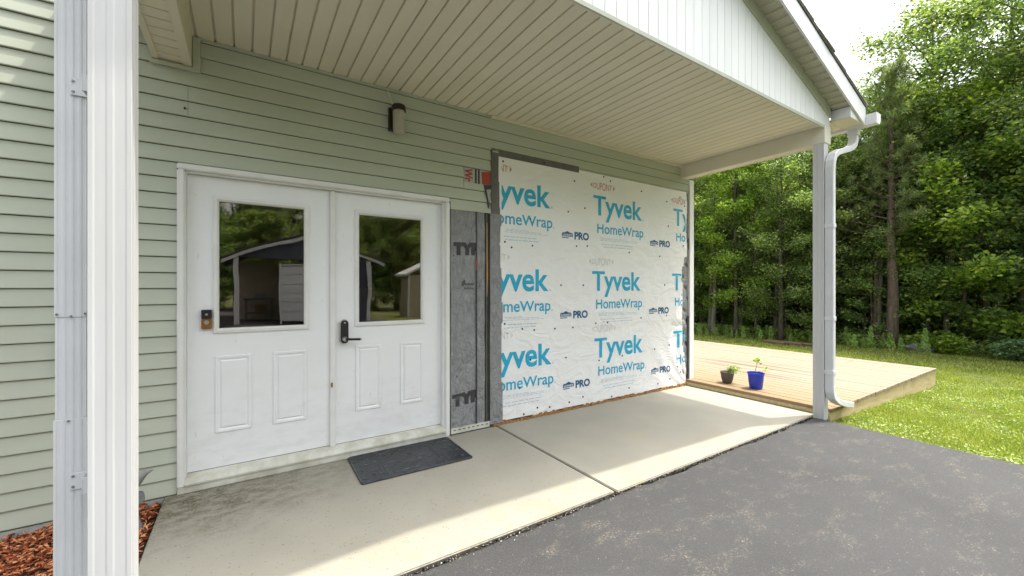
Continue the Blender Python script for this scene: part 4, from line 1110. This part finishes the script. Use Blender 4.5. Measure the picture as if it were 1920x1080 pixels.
stem_tree(16.0, 2.3, 4.5, .06, .1, 'bark_red', 'thin reddish trunk just right of the downspout')
stem_tree(19.0, -2.6, 7, .10, -.3, 'bark_brown', 'slim dark trunk in the shade at the far right')
r = random.Random(78)
for i in range(20):
    y = -5.2+i*.68+r.uniform(-.25, .25); xe = 16.3-.28*(y-1)+r.uniform(-.2, .9)
    t = stem_tree(xe, y, r.uniform(4.5, 7), r.uniform(.035, .075), r.uniform(-.35, .35), r.choice(('bark_grey', 'bark_brown', 'bark_red')), 'slim bare lower trunk rising among the saplings at the edge of the woods')
    t['group'] = 'slim trunks at the edge of the woods'
r = random.Random(77)
kk = ['big', 'mid', 'tall', 'mid', 'airy', 'tall', 'bright']
cnt = 0
for i in range(17):
    y = -8.0+i*1.25+r.uniform(-.4, .4); xe = 17.3-.28*(y-1)+r.uniform(0, 1.2)
    tree('fillb' if i % 4 == 1 else 'fill', 'sapling_tree', xe, y, r.uniform(0, 6.28), r.uniform(.8, 1.1), 'leafy sapling filling the front edge of the woods', 'tree', 'saplings along the front of the woods')
for row, (dx, sc) in enumerate(((3.0, .8), (5.5, .85), (8.5, .9), (12.5, .95), (17.5, 1.0), (24, 1.1), (32, 1.2))):
    y = -9.5-row*1.6
    while y < 15+row*5:
        xe = 16.6-.28*(y-1)+dx+r.uniform(-1, 1)
        ang = (y+3.4)/(xe)
        s_ = sc*r.uniform(.82, 1.1)
        # keep the sky gap above the roof edge open
        if .20 < ang < .43 and row >= 0: s_ = min(s_, (.50+.0*row)*math.hypot(xe, y+3.4)/13.0*.92)
        tree(r.choice(kk), 'forest_tree', xe, y, r.uniform(0, 6.28), s_, 'leafy tree deep in the dense woods beyond the lawn', 'tree', 'trees deep in the woods')
        y += r.uniform(3.0, 4.8)*(1+row*.08); cnt += 1
for i in range(34):
    y = r.uniform(-8, 14); xe = 16.9-.28*(y-1)+r.uniform(.8, 5)
    tree('young', 'understory_tree', xe, y, r.uniform(0, 6.28), r.uniform(.7, 1.25), 'low bushy young tree in the shade under the woods', 'tree', 'young trees in the understory')
# woods behind the viewer (seen in the door glass)
for i in range(26):
    a = -14+i*1.35
    tree(r.choice(kk), 'forest_tree', a*1.3, -27-r.uniform(0, 6)+.0*a, r.uniform(0, 6.28), r.uniform(.95, 1.25), 'leafy tree reflected in the door glass behind the garage', 'tree', 'trees behind the garage')

for i in range(22):
    tree('fill', 'sapling_tree', -19+i*1.9+r.uniform(-.5, .5), -25.5-r.uniform(0, 2), r.uniform(0, 6.28), r.uniform(.9, 1.3), 'leafy sapling reflected low in the door glass behind the garage', 'tree', 'saplings behind the garage')
for i in range(22):
    y = -9+i*1.15+r.uniform(-.5, .5); xe = 20.5-.28*(y-1)+r.uniform(0, 4)
    tree('fillb' if i % 2 else 'fill', 'sapling_tree', xe, y, r.uniform(0, 6.28), r.uniform(.8, 1.2), 'leafy sapling growing deeper between the trunks of the woods', 'tree', 'saplings deeper in the woods')
# shrubs, weeds, logs at the lawn edge
def shrub(x, y, H, R, n, ls, mat, label, seed, name='shrub', group=None):
    t = thing(name, label, 'shrub', (x, y, float(gz(x, y))), group); sm, cm = scrub(seed, H, R, n, ls, mat)
    link('stem', sm, None, t); link('foliage', cm, None, t); return t
shrub(16.0, -.62, .58, .36, 1300, .09, 'leaf_bright', 'bright yellow green shrub at the foot of the pale trunk', 3)
shrub(16.0, -1.75, .55, .45, 1500, .10, 'leaf_blue', 'blue green low shrub at the lawn edge, left of its larger neighbour', 4)
shrub(15.8, -2.25, .60, .60, 2200, .10, 'leaf_blue', 'larger blue green shrub at the right edge of the lawn', 6)
def spire(seed, H):
    rng = np.random.default_rng(seed); n = 420; z = rng.random(n)**.8*H; a = rng.uniform(0, 6.28, n); rr = .15*(1-z/H*.8)*np.sqrt(rng.random(n))
    C = np.stack([rr*np.cos(a), rr*np.sin(a), z], 1); V, F, R_ = leaves(C, .085, .28, .7, -.5, rng)
    me = np_mesh('foliage', V, F, R_); me.materials.append(MATS['weed']); return me
sp_ = [spire(i, .55+.12*(i % 3)) for i in range(4)]
stm = MB().tube([(0, 0, -.05), (0, 0, .6)], [.008, .003], 5).mesh('stem'); stm.materials.append(MATS['stalk'])
for i in range(46):
    y = -.4+i*.165+r.uniform(-.08, .08); x = 15.6-.28*(y-1)+r.uniform(-.35, .5)
    t = thing('weed_stalk', 'upright pale green weed in the fringe between lawn and woods', 'weed', (x, y, float(gz(x, y))), 'weeds along the lawn edge')
    t.scale = [r.uniform(.45, .9)]*3; link('foliage', r.choice(sp_), None, t); link('stem', stm, None, t)
n = 26000; yy = RNG.uniform(-9, 13, n); xx = 16.0-.28*(yy-1)+np.abs(RNG.normal(0, .9, n))-.2
C = np.stack([xx, yy, gz(xx, yy)+RNG.random(n)**1.6*.40], 1)
V, F, R_ = leaves(C, .11, .4, .7, -.2); o = link('ground_cover', np_mesh('ground_cover', V, F, R_), 'weed'); tag(o, 'tangled low green ground cover along the foot of the woods', 'ground cover', kind='stuff')
n = 30000; yy = RNG.uniform(-14, 22, n); xx = 17.6-.28*(yy-1)+RNG.random(n)*9
C = np.stack([xx, yy, gz(xx, yy)+RNG.random(n)*.5], 1)
V, F, R_ = leaves(C, .14, .5, .7, 0); o = link('undergrowth', np_mesh('undergrowth', V, F, R_), 'leaf'); tag(o, 'shaded undergrowth on the floor of the woods', 'undergrowth', kind='stuff')
lg = thing('log_pile', 'short dark split logs lying on the grass before the woods', 'logs', (13.6, 2.45, float(gz(13.6, 2.45))))
for i, (dx, dy, dz, L, a) in enumerate(((0, 0, .06, 1.0, 1.42), (-.1, .25, .05, .7, 1.30), (.12, -.35, .055, .75, 1.52))):
    MB().tube([(dx-L/2*math.cos(a), dy-L/2*math.sin(a), dz), (dx+L/2*math.cos(a), dy+L/2*math.sin(a), dz)], .065, 7).build('log', 'log_wood', lg)
rk = thing('field_stone', 'pale grey boulder half hidden in weeds beside the thin pale trunk', 'stone', (16.1, .03, float(gz(16.1, 0))))
bm = bmesh.new(); bmesh.ops.create_icosphere(bm, subdivisions=3, radius=.25)
for v in bm.verts: v.co = Vector((v.co.x*.8, v.co.y*1.25, v.co.z*.6))*(1+.12*math.sin(v.co.x*19+v.co.y*13)+.06*math.sin(v.co.z*31))
me = bpy.data.meshes.new('stone'); bm.to_mesh(me); bm.free(); link('boulder', me, 'stone', rk, (0, 0, .08))

# ------------------------------------------------------------------ grass
def grass(n, xa, xb, ya, yb, h, wd, name_seed, keep):
    rng = np.random.default_rng(name_seed)
    x = rng.uniform(xa, xb, n); y = rng.uniform(ya, yb, n); k = keep(x, y); x, y = x[k], y[k]; n = len(x)
    cl = .6+.8*(np.sin(x*3.1+np.sin(y*2.3)*2)*np.cos(y*2.7+x)*.5+.5)
    hh = h*rng.uniform(.5, 1.3, n)*cl; a = rng.uniform(0, 2*np.pi, n); ln = rng.uniform(.2, 1.1, n)*hh
    b = np.stack([x, y, gz(x, y)-.004], 1); sd = np.stack([np.cos(a), np.sin(a), 0*a], 1)*wd*.5; b2 = rng.uniform(0, 2*np.pi, n)
    tip = b+np.stack([np.cos(b2)*ln, np.sin(b2)*ln, hh], 1)
    V = np.stack([b-sd, b+sd, tip], 1).reshape(-1, 3); i = np.arange(n)*3
    return V, np.stack([i, i+1, i+2], 1), np.repeat(rng.random(n), 3)
offd = lambda x, y: ~((x > 5.03) & (x < 9.02) & (y > -1.67)) & ~((x < 5.3) & (y > -1.6))
rag = lambda x, y: offd(x, y) & (x > 4.925+.02*np.sin(y*9)+.012*np.sin(y*31))
g = [grass(150000, 4.89, 8.6, -5.6, -1.55, .038, .0060, 1, rag), grass(90000, 8.6, 12.0, -6.5, 3.5, .045, .010, 2, offd), grass(70000, 12, 17.4, -9, 9, .05, .016, 3, offd),
     grass(24000, 4, 12, -15, -5.6, .05, .014, 4, lambda x, y: x > 4.95)]
V = np.vstack([a[0] for a in g]); o_ = 0; Fs = []
for a in g: Fs.append(a[1]+o_); o_ += len(a[0])
gg = link('grass', np_mesh('grass', V, np.vstack(Fs), np.concatenate([a[2] for a in g])), 'grass'); tag(gg, 'bright yellow green mown grass of the side lawn', 'grass', kind='stuff')
n = 30000; x = RNG.uniform(4.95, 10, n); y = RNG.uniform(-5.5, -1.6, n); k = rag(x, y) & (np.sin(x*4+y*2)*np.cos(y*5-x)+RNG.normal(0, .5, n) > .1); x, y = x[k], y[k]
C = np.stack([x, y, gz(x, y)+RNG.uniform(.012, .03, len(x))], 1); V, F, R_ = leaves(C, .021, .8, .5)
cl = link('clover', np_mesh('clover', V, F, R_), 'weed'); tag(cl, 'patches of small pale clover leaves in the near lawn', 'clover', kind='stuff')

# ------------------------------------------------------------------ detached garage behind the viewer (seen in the door glass)
ga = thing('garage', 'detached grey gabled garage with white trim reflected in the door glass', 'garage', (1.9, -14.2, 0))
def gp(name, mat, mb): o = mb.build(name, mat, ga); o.location = (-1.9, 14.2, 0); return o
GY = -14.2
gp('front_wall', 'garage_grey', MB().box(2.05, 4.35, GY-.1, GY, -.1, 2.45).prism([(-.3, 2.45), (4.35, 2.45), (2.1, 3.35)], 'y', GY-.1, GY))
gp('side_wall', 'garage_grey', MB().box(4.25, 4.35, GY-6, GY-.1, -.1, 2.45).box(-.2, 4.25, GY-6, GY-5.9, -.1, 2.45))
gp('inner_wall', 'garage_tan', MB().box(-.19, 4.24, GY-2.6, GY-2.55, 0, 2.4))
gp('corner_post', 'gutter_white', MB().box(-.36, -.18, GY+.001, GY+.06, -.05, 2.45).box(3.55, 3.68, GY+.001, GY+.06, -.05, 2.45).box(4.25, 4.4, GY+.001, GY+.06, -.05, 2.45))
gp('rake_trim', 'gutter_white', MB().prism([(-.75, 2.38), (2.1, 3.46), (4.95, 2.38), (4.95, 2.26), (2.1, 3.32), (-.75, 2.26)], 'y', GY+.06, GY+.12))
gp('roof', 'house_roof', MB().prism([(-.8, 2.40), (2.1, 3.50), (5.0, 2.40), (5.0, 2.44), (2.1, 3.56), (-.8, 2.44)], 'y', GY-6.2, GY+.16))
gm = MB()
for i in range(6): gm.box(1.16, 2.04, GY-.02, GY+.03, .12+i*.34, .12+i*.34+.325)
gp('door_panel', 'gutter_white', gm)
gp('door_trim', 'gutter_white', MB().box(1.10, 1.155, GY+.001, GY+.06, 0, 2.24).box(1.155, 2.1, GY+.001, GY+.06, 2.18, 2.24))
wbn = thing('workbench', 'cluttered dark workbench inside the reflected garage', 'workbench', (.5, GY-1.8, 0))
MB().box(-.55, .55, -.3, .3, .80, .86).box(-.5, -.42, -.28, .28, 0, .8).box(.42, .5, -.28, .28, 0, .8).box(-.4, .4, -.25, .25, .3, .34).build('bench_frame', 'garage_dark', wbn)
MB().box(-.15, .25, .05, .25, .35, .62).build('crate', 'log_wood', wbn)
MB().box(-.2, .2, -.1, .1, .865, 1.1).build('tool_box', 'stone', wbn)
shd = thing('garden_shed', 'small white trimmed shed reflected at the right of the door glass', 'shed', (8.3, -17, 0))
MB().box(-1.3, 1.3, -1.2, 0, -.3, 2.0).build('wall', 'garage_tan', shd)
MB().prism([(-1.5, 1.95), (0, 2.7), (1.5, 1.95), (1.5, 2.05), (0, 2.82), (-1.5, 2.05)], 'y', -1.4, .2).build('roof', 'gutter_white', shd)
MB().box(-1.32, -1.2, .001, .05, -.3, 2.0).box(1.2, 1.32, .001, .05, -.3, 2.0).build('corner_trim', 'gutter_white', shd)
